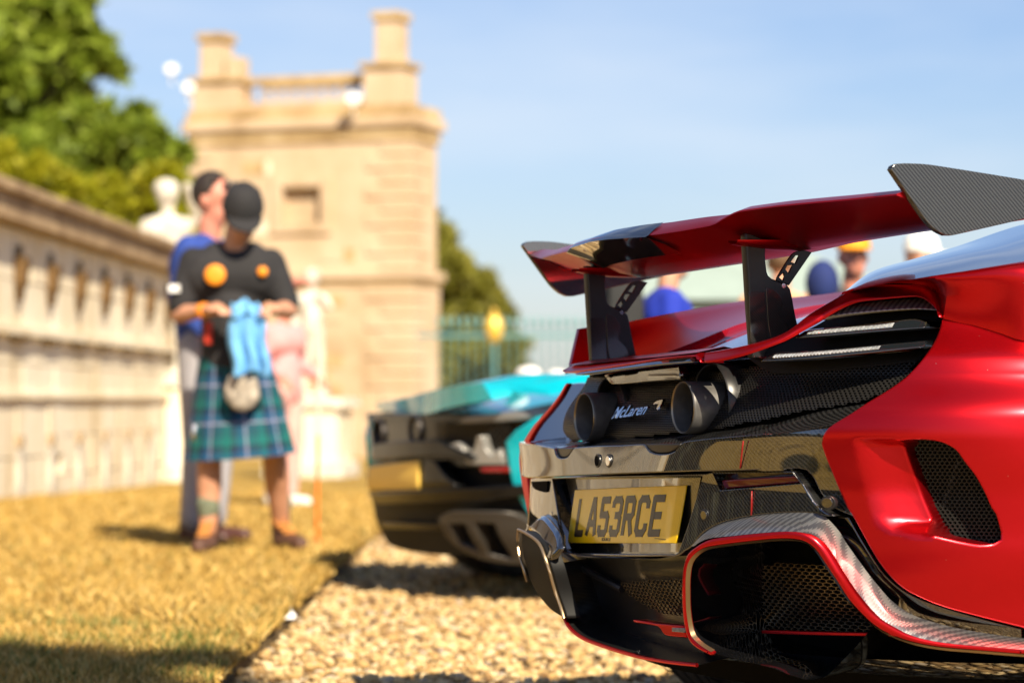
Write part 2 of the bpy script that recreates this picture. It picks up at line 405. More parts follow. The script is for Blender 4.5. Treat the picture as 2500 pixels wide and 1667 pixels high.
# pebbles
ico = bmesh.new(); bmesh.ops.create_icosphere(ico, subdivisions=1, radius=1); ico.verts.ensure_lookup_table()
IV = np.array([v.co[:] for v in ico.verts]); IF = np.array([[v.index for v in f.verts] for f in ico.faces]); ico.free()
def scatter_rocks(n, pos, smin, smax):
    sz = RNG.uniform(smin, smax, n) * RNG.uniform(.7, 1.25, n); st = np.stack([RNG.uniform(.7, 1.3, n), RNG.uniform(.7, 1.3, n), RNG.uniform(.45, .8, n)], 1)
    a = RNG.uniform(0, 2 * np.pi, n); c, s = np.cos(a), np.sin(a)
    B = IV[None] * (1 + RNG.uniform(-.22, .22, (n, 12, 1))); B = B * (sz[:, None] * st)[:, None, :]
    tl = RNG.uniform(-.5, .5, n); ct, sn = np.cos(tl), np.sin(tl)
    y = B[..., 1] * ct[:, None] - B[..., 2] * sn[:, None]; z = B[..., 1] * sn[:, None] + B[..., 2] * ct[:, None]
    x = B[..., 0]; X = x * c[:, None] - y * s[:, None]; Y = x * s[:, None] + y * c[:, None]
    V = np.stack([X, Y, z], -1) + pos[:, None, :]
    F = IF[None] + (np.arange(n) * 12)[:, None, None]
    return V.reshape(-1, 3), F.reshape(-1, 3)
def island_ramp(name, stops, rough=.8):
    m, n, l, b = nmat(name)
    g = n.new('ShaderNodeNewGeometry'); cr = n.new('ShaderNodeValToRGB'); els = cr.color_ramp.elements
    els[0].position, els[0].color = stops[0][0], (*stops[0][1], 1); els[1].position, els[1].color = stops[-1][0], (*stops[-1][1], 1)
    for p, c in stops[1:-1]: els.new(p).color = (*c, 1)
    l.new(g.outputs['Random Per Island'], cr.inputs[0]); l.new(cr.outputs[0], b.inputs['Base Color'])
    b.inputs['Roughness'].default_value = rough; b.inputs['Specular IOR Level'].default_value = .3
    return m
M_PEB = island_ramp('pebbles', [(0, (.12, .08, .05)), (.06, (.24, .14, .06)), (.25, (.41, .26, .10)), (.6, (.54, .375, .17)), (.9, (.64, .50, .29)), (1, (.34, .28, .22))])
N = 30000
yy = 4.6 + 12 * RNG.uniform(0, 1, N) ** 1.25; xx = -.74 + (1.0 + .19 * yy) * RNG.uniform(0, 1, N) 
pv, pf = scatter_rocks(N, np.stack([xx, yy, RNG.uniform(-.008, .006, N)], 1), .006, .021)
tag(big_mesh('gravel_stones', pv, pf, M_PEB), 'loose golden gravel stones beside the lawn edge', 'gravel', kind='stuff')
# dry grass
N = 110000
yy = 6.2 + 19 * RNG.uniform(0, 1, N) ** 1.6; xl = np.maximum(-.2 * yy - .6, -4.1); xx = xl + (-.735 - xl) * RNG.uniform(0, 1, N) ** .9
zz = .05 - .0095 * np.maximum(0, yy - 13)
hh = RNG.uniform(.012, .045, N) * (1 + .5 * (np.sin(xx * 2.1 + yy) > .3)); ww = RNG.uniform(.002, .004, N) * (yy / 7)
a = RNG.uniform(0, 2 * np.pi, N); lean = RNG.uniform(.2, 1.3, N) * hh; b_ = RNG.uniform(0, 2 * np.pi, N)
p = np.stack([xx, yy, zz - .004], 1); wv = np.stack([np.cos(a) * ww, np.sin(a) * ww, 0 * ww], 1); up = np.stack([np.cos(b_) * lean, np.sin(b_) * lean, hh], 1)
GV = np.stack([p - wv, p + wv, p + up * .55 + wv * .6 + np.stack([0 * hh, 0 * hh, hh * .1], 1), p + up], 1).reshape(-1, 3)
GF = (np.array([[0, 1, 2], [0, 2, 3]])[None] + (np.arange(N) * 4)[:, None, None]).reshape(-1, 3)
M_GRASS = island_ramp('dry_grass', [(0, (.15, .10, .022)), (.08, (.10, .11, .02)), (.14, (.35, .215, .045)), (.7, (.50, .32, .08)), (1, (.60, .43, .16))], .7)
tag(big_mesh('dry_grass', GV, GF, M_GRASS), 'short straw coloured grass blades on the lawn', 'grass', kind='stuff')
# straw overhanging the cut edge
N = 7000
yy = 6.2 + 12 * RNG.uniform(0, 1, N) ** 1.5; clump = np.sin(yy * 7.3) + np.sin(yy * 17.1 + 2) + RNG.normal(0, .6, N); xx = -.775 + RNG.uniform(-.02, .02, N) + .012 * np.clip(clump, -1, 2)
hh = RNG.uniform(.01, .03, N); ww = RNG.uniform(.002, .0045, N) * (yy / 7); a = RNG.uniform(0, 6.28, N); ln = RNG.uniform(.002, .016, N)
p = np.stack([xx, yy, .05 - .0095 * np.maximum(0, yy - 13) - .004], 1); wv = np.stack([np.cos(a) * ww, np.sin(a) * ww, 0 * ww], 1); up = np.stack([ln, RNG.normal(0, .02, N), hh], 1); dn = np.stack([ln * 1.7, RNG.normal(0, .03, N), hh - ln * .9], 1)
GV = np.stack([p - wv, p + wv, p + up + wv * .6, p + dn], 1).reshape(-1, 3); GF = (np.array([[0, 1, 2], [0, 2, 3]])[None] + (np.arange(N) * 4)[:, None, None]).reshape(-1, 3)
tag(big_mesh('edge_grass', GV, GF, M_GRASS), 'straw blades hanging over the cut lawn edge', 'grass', kind='stuff')
# greener tufts along the edge, lower left
N = 4500
cx = RNG.uniform(0, 1, 60); cc = np.stack([-.8 - .9 * cx ** 1.5, 6.9 + 2.3 * RNG.uniform(0, 1, 60)], 1)
k = RNG.integers(0, 60, N); off = RNG.normal(0, .06, (N, 2)); xx = np.minimum(cc[k, 0] + off[:, 0], -.745); yy = cc[k, 1] + off[:, 1]
hh = RNG.uniform(.02, .06, N); ww = RNG.uniform(.002, .004, N); a = RNG.uniform(0, 6.28, N); b_ = RNG.uniform(0, 6.28, N); lean = RNG.uniform(.2, .9, N) * hh
p = np.stack([xx, yy, .046 + 0 * xx], 1); wv = np.stack([np.cos(a) * ww, np.sin(a) * ww, 0 * ww], 1); up = np.stack([np.cos(b_) * lean, np.sin(b_) * lean, hh], 1)
GV = np.stack([p - wv, p + wv, p + up], 1).reshape(-1, 3); GF = np.arange(N * 3).reshape(-1, 3)
tag(big_mesh('green_grass', GV, GF, island_ramp('green_grass', [(0, (.05, .09, .012)), (.5, (.12, .16, .03)), (1, (.30, .24, .07))], .6)), 'greener grass tufts near the lawn edge', 'grass', kind='stuff')

# ---- shape of a mid-engined car's tail in its own frame: u right, v forward, w up (metres) ----
def lerp_tab(tab, x):
    if x <= tab[0][0]: return tab[0][1]
    for (x0, y0), (x1, y1) in zip(tab, tab[1:]):
        if x <= x1:
            t = (x - x0) / (x1 - x0); t = t * t * (3 - 2 * t)
            return y0 + (y1 - y0) * t
    return tab[-1][1]
HALF_W = [(.12, .88), (.25, .935), (.38, .96), (.50, .980), (.62, .988), (.72, .976), (.80, .948), (.88, .912), (.95, .868), (1.02, .78)]
TAIL_V = [(.15, .03), (.3, -.02), (.45, -.05), (.68, -.05), (.8, -.005), (.9, .0), (1.0, .08)]
TAIL_N = [(.58, 2.5), (.74, 2.9), (.82, 2.7), (.90, 2.15), (1.2, 2.1)]
VC = .75
S_K = .8
S_SIDE = S_K * math.pi / 2
def shell(s, w, d=0.0):
    """point of the body skin at girth s and height w, moved inwards by d"""
    U = lerp_tab(HALF_W, w) - .6 * d
    p = lerp_tab(TAIL_V, w) + d
    n = lerp_tab(TAIL_N, w)
    sg = 1.0 if s >= 0 else -1.0
    a = abs(s)
    if a >= S_SIDE:
        return (sg * U, VC + p + (a - S_SIDE), w)
    f = a / S_K
    sf, cf = math.sin(f), math.cos(f)
    r = ((abs(sf) / U) ** n + (abs(cf) / VC) ** n) ** (-1.0 / n)
    return (sg * r * sf, VC + p - r * cf, w)
def ss(x):
    x = max(0.0, min(1.0, x)); return x * x * (3 - 2 * x)
def line_at(L, x, k=0):
    """other coordinate of a polyline at x (clamped)"""
    P = sorted(L, key=lambda p: p[k])
    if x <= P[0][k]: return P[0][1 - k]
    for a, b in zip(P, P[1:]):
        if x <= b[k]: return a[1 - k] + (b[1 - k] - a[1 - k]) * (x - a[k]) / ((b[k] - a[k]) or 1e-9)
    return P[-1][1 - k]
def scoop_depth(s, w, up, lo, left, right, D=.040):
    """hollow that deepens from a fading left line to the vent's edge, between an upper and a lower crease"""
    if s < .66 or w > .75 or w < .45: return 0.0
    sl, sr = line_at(left, w, 1), line_at(right, w, 1)
    t = (s - sl) / max(.02, sr - sl)
    f = 1.0 - ss((s - sr - .004) / .03)
    return D * ss(t) * ss((line_at(up, s) - w) / .016) * ss((w - line_at(lo, s)) / .030) * f
# outlines measured on the car, girth and height or right/forward/up, metres
K = {
 'fender_edge': [(0.7958, 0.8966), (0.7928, 0.878), (0.7852, 0.8521), (0.7712, 0.824), (0.7533, 0.799), (0.7282, 0.7713), (0.7063, 0.7492), (0.6867, 0.727), (0.6673, 0.7103), (0.6572, 0.6991), (0.6514, 0.6851), (0.6491, 0.6739), (0.6545, 0.6516), (0.6635, 0.6237), (0.6752, 0.5904), (0.688, 0.56), (0.6969, 0.5459), (0.7077, 0.5247), (0.7206, 0.4988), (0.7352, 0.4706), (0.7535, 0.4424), (0.7736, 0.4191), (0.7935, 0.4053), (0.8241, 0.3894), (0.8697, 0.3737), (0.9372, 0.3518)],
 'seam': [(0.7973, 0.8984), (0.8378, 0.8875), (0.8862, 0.8709), (0.9247, 0.8547)],
 'vent': [(0.7611, 0.6692), (0.7648, 0.6797), (0.7832, 0.6818), (0.8081, 0.6778), (0.8304, 0.6642), (0.8438, 0.6422), (0.8595, 0.6176), (0.8732, 0.5873), (0.8822, 0.5627), (0.8886, 0.551), (0.8955, 0.5202), (0.8955, 0.5084), (0.8868, 0.5012), (0.8674, 0.4986), (0.8441, 0.503), (0.8205, 0.5145), (0.8067, 0.5309), (0.7928, 0.564), (0.7809, 0.5996)],
 'scoop_up': [(0.692, 0.691), (0.6972, 0.6889), (0.7409, 0.6859), (0.7874, 0.6824), (0.8179, 0.6837)],
 'scoop_lo': [(0.7207, 0.5346), (0.7376, 0.5226), (0.7625, 0.5128), (0.8125, 0.5078), (0.8454, 0.5108), (0.8607, 0.5092)],
 'scoop_left': [(0.6972, 0.6889), (0.7271, 0.53)],
 'scoop_right': [(0.7535, 0.669), (0.7635, 0.6358), (0.7734, 0.5992), (0.7853, 0.5636), (0.7993, 0.5304), (0.8123, 0.5152)],
 'vent_hole': [(0.7643, 0.677), (0.7838, 0.6817), (0.8048, 0.6822), (0.829, 0.6783), (0.8508, 0.6647), (0.8639, 0.6429), (0.8794, 0.6184), (0.8928, 0.5883), (0.9016, 0.5638), (0.908, 0.5521), (0.9147, 0.5216), (0.9147, 0.5098), (0.9062, 0.5027), (0.8873, 0.5001), (0.8645, 0.5041), (0.8443, 0.509), (0.8161, 0.5171), (0.7993, 0.5304), (0.7853, 0.5636), (0.7734, 0.5992), (0.7623, 0.6358), (0.7542, 0.6663)],
 'vent_mesh': [(0.7383, 0.6687), (0.7422, 0.6827), (0.7645, 0.685), (0.7924, 0.6816), (0.8174, 0.6679), (0.8333, 0.6445), (0.8493, 0.6197), (0.8643, 0.588), (0.8734, 0.5618), (0.8808, 0.5512), (0.8878, 0.5192), (0.8868, 0.5025), (0.872, 0.4929), (0.8503, 0.4914), (0.8245, 0.4958), (0.7983, 0.5096), (0.7821, 0.5284), (0.7678, 0.5617), (0.7556, 0.5974)],
 'vent_bar': [(0.813, 0.6444), (0.8175, 0.6431), (0.7941, 0.5563), (0.788, 0.5609)],
 'band_top': [(0.3086, 0.8413), (0.3512, 0.8451), (0.3898, 0.8494), (0.4383, 0.857), (0.4999, 0.8736), (0.5323, 0.9015), (0.5531, 0.9265), (0.5587, 0.9461), (0.5705, 0.9576), (0.5902, 0.9621), (0.6448, 0.9639), (0.7017, 0.9647), (0.7248, 0.9603), (0.7573, 0.9462), (0.7851, 0.9264), (0.7993, 0.905), (0.7973, 0.8984)],
 'band_bot': [(0.7917, 0.9009), (0.7829, 0.9148), (0.7645, 0.9266), (0.7413, 0.9367), (0.7189, 0.939), (0.6576, 0.9342), (0.6225, 0.93), (0.6037, 0.9196), (0.576, 0.8988), (0.5424, 0.8799), (0.5076, 0.859), (0.4444, 0.8382), (0.3848, 0.8269), (0.3288, 0.8216)],
 'lip_top': [(-0.3316, 0.8244), (-0.1988, 0.8259), (0.0273, 0.832), (0.1853, 0.8368), (0.2926, 0.8416)],
 'lip_bot': [(0.3131, 0.8219), (0.2912, 0.8331), (0.1672, 0.8302), (-0.0002, 0.8206), (-0.2374, 0.8102), (-0.3439, 0.808), (-0.3676, 0.8132)],
 'strip': [(-0.2427, 0.8097), (-0.0047, 0.8202), (0.1634, 0.8298), (0.282, 0.8328), (0.2895, 0.83), (0.2926, 0.8241), (0.1647, 0.8202), (-0.0041, 0.8132), (-0.256, 0.803), (-0.2673, 0.8061)],
 'under_lip': [(-0.2307, 0.8034), (-0.0905, 0.8137), (0.1449, 0.8183), (0.1526, 0.7912), (0.0183, 0.7886), (-0.1776, 0.7842)],
 'lamp_carbon': [(0.5518, 0.8986), (0.5738, 0.9157), (0.5893, 0.9267), (0.6023, 0.9302), (0.638, 0.9346), (0.701, 0.939), (0.7234, 0.9371), (0.7476, 0.9266), (0.7672, 0.9131), (0.7112, 0.9162), (0.6378, 0.9112), (0.5796, 0.9045)],
 'lamp_up': [(0.5104, 0.8661), (0.52, 0.8793), (0.5314, 0.8815), (0.6137, 0.8879), (0.6861, 0.8952), (0.7265, 0.8985), (0.7467, 0.8929), (0.7519, 0.8841), (0.7505, 0.8812), (0.6747, 0.876), (0.5793, 0.8695)],
 'lamp_low': [(0.4478, 0.8224), (0.47, 0.8384), (0.5402, 0.8409), (0.6178, 0.8457), (0.6822, 0.8519), (0.7534, 0.8586), (0.7573, 0.8528), (0.7529, 0.8454), (0.6856, 0.8386), (0.6049, 0.8309), (0.5284, 0.8252)],
 'lamp_back': [(0.733, 0.9031), (0.722, 0.9172), (0.7012, 0.9293), (0.6757, 0.9395), (0.6516, 0.9419), (0.5857, 0.9371), (0.5478, 0.9329), (0.5282, 0.9224), (0.5003, 0.9013), (0.4629, 0.8822), (0.4237, 0.8611), (0.3777, 0.844), (0.3374, 0.8287), (0.4149, 0.8003), (0.5977, 0.8103), (0.6971, 0.8208), (0.7242, 0.8628)],
 'band_top_only': [(-0.3951, 0.6577), (-0.2517, 0.6527), (-0.245, 0.6436), (-0.2302, 0.6354), (-0.2011, 0.6328), (-0.1705, 0.6365), (-0.1536, 0.6463), (-0.1372, 0.6549), (-0.0229, 0.6605), (0.0933, 0.6633), (0.1979, 0.667), (0.2097, 0.661), (0.2235, 0.6534), (0.2527, 0.6489), (0.2913, 0.65), (0.3161, 0.656), (0.3287, 0.6661), (0.3446, 0.6734), (0.4348, 0.6817), (0.5206, 0.6881), (0.5846, 0.6941), (0.5754, 0.6928), (0.6125, 0.7016), (0.6444, 0.7074), (0.666, 0.7145), (0.6776, 0.7104)],
 'badge_c': [(-0.0548, 0.7299)],
 'swoosh': [(0.02, 0.7425), (0.0269, 0.75), (0.0569, 0.7537), (0.0606, 0.7453), (0.0562, 0.7314), (0.0478, 0.7337), (0.0466, 0.743), (0.0368, 0.7441)],
 'fin_edge': [(-0.1366, 0.3114), (-0.1554, 0.3616), (-0.1587, 0.4095), (-0.1767, 0.4415), (-0.2042, 0.4607), (-0.2508, 0.4718), (-0.3156, 0.48), (-0.344, 0.4815), (-0.3479, 0.4454), (-0.3331, 0.4067), (-0.3281, 0.3745)],
 'upper_band': [(-0.3951, 0.6577), (-0.2517, 0.6527), (-0.245, 0.6436), (-0.2302, 0.6354), (-0.2011, 0.6328), (-0.1705, 0.6365), (-0.1536, 0.6463), (-0.1372, 0.6549), (-0.0229, 0.6605), (0.0933, 0.6633), (0.1979, 0.667), (0.2097, 0.661), (0.2235, 0.6534), (0.2527, 0.6489), (0.2913, 0.65), (0.3161, 0.656), (0.3287, 0.6661), (0.3446, 0.6734), (0.4348, 0.6817), (0.5206, 0.6881), (0.5846, 0.6941), (0.5754, 0.6928), (0.6125, 0.7016), (0.6444, 0.7074), (0.666, 0.7145), (0.6776, 0.7104), (0.6677, 0.6993), (0.6621, 0.6853), (0.6599, 0.6741), (0.6652, 0.6519), (0.6741, 0.6241), (0.6857, 0.5908), (0.6982, 0.5606), (0.707, 0.5465), (0.7166, 0.5265), (0.7069, 0.5334), (0.6871, 0.546), (0.669, 0.5526), (0.6528, 0.5618), (0.6362, 0.5782), (0.6255, 0.5925), (0.6176, 0.6093), (0.6061, 0.625), (0.5958, 0.6277), (0.5385, 0.6251), (0.5807, 0.6269), (0.4878, 0.6228), (0.3962, 0.6194), (0.1459, 0.6094), (-0.0843, 0.6003), (-0.2947, 0.5916), (-0.4527, 0.5857)],
 'cutout_r': [(0.1988, 0.6676), (0.3264, 0.6694), (0.3158, 0.6604), (0.2972, 0.6534), (0.2804, 0.6507), (0.2478, 0.6497), (0.2183, 0.6542), (0.2044, 0.6616)],
 'cutout_l': [(-0.2591, 0.653), (-0.1503, 0.6552), (-0.165, 0.6461), (-0.1827, 0.6374), (-0.2117, 0.6336), (-0.2396, 0.6364), (-0.2531, 0.6439)],
 'mid_outer': [(-0.551, 0.5829), (-0.3304, 0.5899), (0.0113, 0.6009), (0.3876, 0.6142), (0.399, 0.6167), (0.5946, 0.6227), (0.5896, 0.6246), (0.6067, 0.6043), (0.6255, 0.5766), (0.6395, 0.5601), (0.6369, 0.5616), (0.6535, 0.5507), (0.6698, 0.5452), (0.6523, 0.5445), (0.6385, 0.5483), (0.5765, 0.5478), (0.5032, 0.5391), (0.4345, 0.5242), (0.3875, 0.5044), (0.3599, 0.4804), (0.3511, 0.475), (0.3343, 0.4679), (0.3169, 0.459), (0.2468, 0.4541), (0.1383, 0.4484), (0.0106, 0.4434), (-0.1167, 0.4396), (-0.1857, 0.4406), (-0.2302, 0.4501), (-0.265, 0.4706), (-0.3428, 0.493), (-0.4922, 0.5102), (-0.55, 0.5237)],
 'recess': [(-0.3104, 0.5887), (0.3766, 0.6089), (0.369, 0.588), (0.3388, 0.5112), (0.3148, 0.4645), (0.3059, 0.461), (-0.1464, 0.442), (-0.1933, 0.4436), (-0.2135, 0.4467), (-0.2513, 0.5074)],
 'recess_floor': [(-0.3916, 0.5862), (0.3441, 0.6079), (0.3363, 0.5869), (0.3045, 0.5094), (0.2791, 0.4623), (0.2697, 0.4588), (-0.2051, 0.4386), (-0.2563, 0.44), (-0.2785, 0.4431), (-0.3205, 0.5043)],
 'fog': [(0.4107, 0.6163), (0.5939, 0.6215), (0.6039, 0.6079), (0.608, 0.6026), (0.5251, 0.5943), (0.4289, 0.5854)],
 'fog_lens': [(0.4168, 0.603), (0.5941, 0.6151), (0.595, 0.6027), (0.5115, 0.5944), (0.4138, 0.5866)],
 'plate': [(-0.214, 0.5676), (0.2968, 0.5903), (0.2832, 0.4801), (-0.2247, 0.4589)],
 'sensor1': [(0.3892, 0.5377)],
 'sensor2': [(0.6697, 0.569)],
 'sensor3': [(-0.0064, 0.6312)],
 'sensor4': [(0.0494, 0.6322)],
 'sensor5': [(-0.3003, 0.5125)],
 'tow_slot': [(-0.5008, 0.5766), (-0.3305, 0.5831), (-0.331, 0.5605), (-0.3545, 0.5584), (-0.4613, 0.5634)],
 'red_line1': [(0.5119, 0.6773), (0.5, 0.6267)],
 'red_line2': [(0.509, 0.5856), (0.5077, 0.5413)],
 'mesh_main': [(-0.553, 0.7861), (-0.5579, 0.8015), (-0.1843, 0.8032), (0.0745, 0.8104), (0.2487, 0.8043), (0.3587, 0.8143), (0.5466, 0.824), (0.6883, 0.8312), (0.7041, 0.8297), (0.6804, 0.8), (0.6533, 0.7718), (0.6258, 0.7506), (0.5172, 0.7319), (0.415, 0.7111), (0.3857, 0.7103), (0.2966, 0.6963), (0.0928, 0.6853), (-0.0196, 0.6783), (-0.2728, 0.6729), (-0.4339, 0.6645), (-0.5796, 0.6906)],
 'ledge_in': [(-0.5805, 0.6559), (-0.1946, 0.6753), (0.0471, 0.6803), (0.2217, 0.689), (0.3436, 0.6968), (0.4277, 0.7074), (0.4547, 0.7086), (0.5492, 0.7321), (0.6526, 0.7506)],
 'flare_up': [(0.358, 0.4791), (0.383, 0.503), (0.4262, 0.523), (0.5032, 0.5396), (0.5765, 0.5486), (0.6385, 0.5488), (0.671, 0.5213), (0.6841, 0.4995), (0.7094, 0.4614), (0.7322, 0.4259), (0.7511, 0.3959), (0.7792, 0.3718), (0.8245, 0.3551), (0.8681, 0.345), (0.9347, 0.3347)],
 'flare_low': [(0.4272, 0.4822), (0.4627, 0.4976), (0.5253, 0.5059), (0.6084, 0.5162), (0.6429, 0.5175), (0.6701, 0.511), (0.691, 0.4929), (0.706, 0.4686), (0.7245, 0.4333), (0.7391, 0.4034), (0.7547, 0.3763), (0.7761, 0.3564), (0.805, 0.3394), (0.844, 0.3296), (0.8984, 0.3241), (0.964, 0.3178)],
 'trim': [(0.4293, 0.2812), (0.3957, 0.2917), (0.3743, 0.3052), (0.3665, 0.3266), (0.3706, 0.3563), (0.3831, 0.3923), (0.3948, 0.4222), (0.4044, 0.4488), (0.4156, 0.4685), (0.4339, 0.4809), (0.469, 0.4962), (0.5309, 0.5063), (0.6133, 0.5165), (0.6475, 0.5178), (0.6745, 0.5113), (0.6952, 0.4932), (0.7102, 0.4689), (0.7286, 0.4337), (0.7432, 0.4038), (0.7587, 0.3767), (0.78, 0.3568), (0.8087, 0.3399), (0.8475, 0.3301), (0.9016, 0.3245), (0.967, 0.3182), (0.9668, 0.3105), (0.901, 0.3167), (0.8464, 0.3212), (0.8071, 0.3295), (0.777, 0.3422), (0.7587, 0.3559), (0.7423, 0.3782), (0.7283, 0.4026), (0.7162, 0.4326), (0.6975, 0.4651), (0.6823, 0.4881), (0.6665, 0.4999), (0.6474, 0.5042), (0.6133, 0.5034), (0.5641, 0.4972), (0.4953, 0.4871), (0.4571, 0.4796), (0.4325, 0.467), (0.4174, 0.4518), (0.4082, 0.4281), (0.3981, 0.3984), (0.3851, 0.3625), (0.3801, 0.3334), (0.3843, 0.3133), (0.4051, 0.2994), (0.4351, 0.288)],
 'trim_in': [(0.4385, 0.2884), (0.4086, 0.2997), (0.3879, 0.3136), (0.3838, 0.3338), (0.3888, 0.3628), (0.4017, 0.3987), (0.4117, 0.4284), (0.4209, 0.452), (0.4358, 0.4672), (0.4603, 0.4798), (0.4983, 0.4873), (0.5668, 0.4974), (0.6157, 0.5036), (0.6498, 0.5043), (0.6687, 0.5001), (0.6845, 0.4882), (0.6996, 0.4653), (0.7183, 0.4328), (0.7304, 0.4028), (0.7443, 0.3784), (0.7606, 0.3561), (0.7789, 0.3424), (0.8089, 0.3298), (0.8482, 0.3214), (0.9026, 0.3169), (0.9683, 0.3107)],
 'duct': [(0.7506, 0.355), (0.7341, 0.3773), (0.7199, 0.4017), (0.7077, 0.4319), (0.6889, 0.4644), (0.6735, 0.4874), (0.6575, 0.4993), (0.6381, 0.5036), (0.6034, 0.5028), (0.5534, 0.4965), (0.4832, 0.4863), (0.4441, 0.4788), (0.419, 0.4661), (0.4036, 0.4508), (0.3939, 0.4271), (0.3834, 0.3973), (0.37, 0.3612), (0.3651, 0.3321), (0.3697, 0.3118), (0.3912, 0.298), (0.4216, 0.2866), (0.5455, 0.2701), (0.648, 0.2548)],
 'duct_mesh': [(0.3017, 0.4243), (0.3333, 0.4378), (0.5255, 0.4497), (0.5492, 0.4131), (0.5733, 0.3649), (0.5964, 0.3386), (0.5942, 0.3283), (0.3337, 0.3151), (0.2927, 0.3756)],
 'blade_r': [(0.4286, 0.3234), (0.6609, 0.3357)],
 'gap_dark': [(0.6356, 0.5434), (0.6664, 0.5418), (0.6912, 0.4967), (0.7253, 0.44), (0.7663, 0.4026), (0.845, 0.371), (0.9144, 0.3491), (0.9116, 0.3291), (0.8434, 0.3421), (0.7511, 0.3674), (0.7026, 0.4219), (0.6531, 0.496), (0.6253, 0.5302)],
 'fin_face': [(-0.3441, 0.4793), (-0.3156, 0.4792), (-0.2508, 0.471), (-0.2042, 0.4594), (-0.1767, 0.4415), (-0.1587, 0.4095), (-0.1554, 0.3616), (-0.1366, 0.3114), (-0.1827, 0.3145), (-0.2447, 0.3268), (-0.301, 0.3509), (-0.3266, 0.3761), (-0.3306, 0.4097), (-0.3425, 0.4456)],
 'fin_top': [(-0.3947, 0.4823), (-0.3574, 0.4939), (-0.2964, 0.5153), (-0.2043, 0.4976), (-0.1487, 0.4766), (-0.1258, 0.4558), (-0.1478, 0.433), (-0.1929, 0.417), (-0.2164, 0.4406), (-0.2469, 0.459), (-0.2968, 0.4706), (-0.3689, 0.4779)],
 'lower_tub': [(-0.5486, 0.4202), (-0.3428, 0.4304), (-0.2533, 0.4306), (-0.1082, 0.4351), (0.1538, 0.4455), (0.2487, 0.4603), (0.3328, 0.4515), (0.2671, 0.2712), (0.2058, 0.2412), (0.0728, 0.238), (-0.0793, 0.238), (-0.2795, 0.2441), (-0.4256, 0.2454), (-0.5219, 0.2543), (-0.5228, 0.2792), (-0.539, 0.332), (-0.544, 0.3938)],
 'lower_lip': [(-0.1789, 0.4178), (-0.1834, 0.3597), (-0.1628, 0.3101), (-0.1274, 0.2894), (-0.0747, 0.2768), (0.0035, 0.2691), (0.1602, 0.2597), (0.2779, 0.2574), (0.3811, 0.2589)],
 'low_mesh': [(-0.0166, 0.3865), (0.266, 0.41), (0.2307, 0.3352), (0.1444, 0.34), (0.0339, 0.3625)],
 'diag': [(-0.3199, 0.4286), (-0.0247, 0.3747)],
 'blade_l': [(0.1179, 0.3253), (0.2064, 0.3242), (0.311, 0.3267), (0.3178, 0.3043), (0.2435, 0.3035), (0.2204, 0.3179), (0.1202, 0.3194)],
 'fog_small': [(0.2782, 0.3207), (0.3205, 0.3224), (0.3187, 0.3141), (0.2766, 0.3129)],
 'under_edge': [(0.3146, 0.2817), (0.4928, 0.264), (0.6018, 0.2461), (0.6241, 0.2906), (0.7582, 0.2965), (0.8491, 0.2843), (0.9329, 0.3024)],
 'red_strip': [(-0.5915, 0.7888), (-0.6395, 0.7575), (-0.6996, 0.7272), (-0.7684, 0.6964), (-0.819, 0.6651), (-0.8465, 0.6431), (-0.8544, 0.6182), (-0.845, 0.575), (-0.823, 0.5293), (-0.7995, 0.487), (-0.7855, 0.4936), (-0.7933, 0.5333), (-0.8057, 0.576), (-0.8135, 0.6189), (-0.8096, 0.6436), (-0.7901, 0.6639), (-0.7438, 0.695), (-0.6792, 0.7258), (-0.6232, 0.756), (-0.582, 0.7867)],
 'inner_wall': [(-0.9233, 0.7889), (-0.9024, 0.7563), (-0.8967, 0.7249), (-0.8988, 0.6936), (-0.8801, 0.6626), (-0.856, 0.6428), (-0.8532, 0.6181), (-0.8453, 0.5748), (-0.8328, 0.5318), (-0.811, 0.5325), (-0.818, 0.6434), (-0.7065, 0.6451), (-0.6346, 0.6611), (-0.7286, 0.7117), (-0.7645, 0.7484), (-0.8098, 0.7883)],
 'left_edge': [(-0.322, 0.7869), (-0.3389, 0.7571), (-0.3629, 0.7286), (-0.4156, 0.6996), (-0.5078, 0.6694), (-0.599, 0.6472), (-0.5902, 0.6235), (-0.5836, 0.5821), (-0.5783, 0.5379), (-0.5816, 0.4964)],
 'te_top': [(-0.7561, 0.1172, 1.0914), (-0.4972, 0.0393, 1.0761), (-0.3551, 0.0103, 1.0786), (-0.1811, -0.0121, 1.0855), (-0.0609, -0.0191, 1.0934), (0.0727, -0.0187, 1.0959), (0.1707, -0.013, 1.0961), (0.2877, -0.0001, 1.0992), (0.383, 0.0152, 1.1), (0.4128, 0.0209, 1.1083), (0.4335, 0.0251, 1.1119), (0.539, 0.0497, 1.1156), (0.6984, 0.0971, 1.1176), (0.8096, 0.1373, 1.1206)],
 'te_bot': [(-0.8966, 0.176, 1.0929), (-0.5511, 0.0629, 1.0608), (-0.2876, 0.0099, 1.0632), (-0.2469, 0.0046, 1.0775), (-0.0475, -0.0095, 1.0785), (0.1557, -0.0042, 1.0734), (0.2473, 0.0047, 1.0755), (0.3419, 0.018, 1.0801), (0.3729, 0.0234, 1.0852), (0.403, 0.029, 1.1011), (0.428, 0.034, 1.1037), (0.5264, 0.0565, 1.1069), (0.6984, 0.0971, 1.1104), (0.8095, 0.1373, 1.1155)],
 'lens': [(-0.2731, 0.0099, 1.064), (-0.2431, 0.0062, 1.0773), (0.1494, -0.0026, 1.0906), (0.1549, -0.0022, 1.0721)],
 'endplate': [(0.1207, 1.1527), (0.1241, 1.1591), (0.1328, 1.1632), (0.1488, 1.1645), (0.2012, 1.1636), (0.4, 1.1418), (0.3997, 1.0743), (0.2447, 1.0405), (0.23, 1.0404), (0.2139, 1.0469), (0.1921, 1.064)],
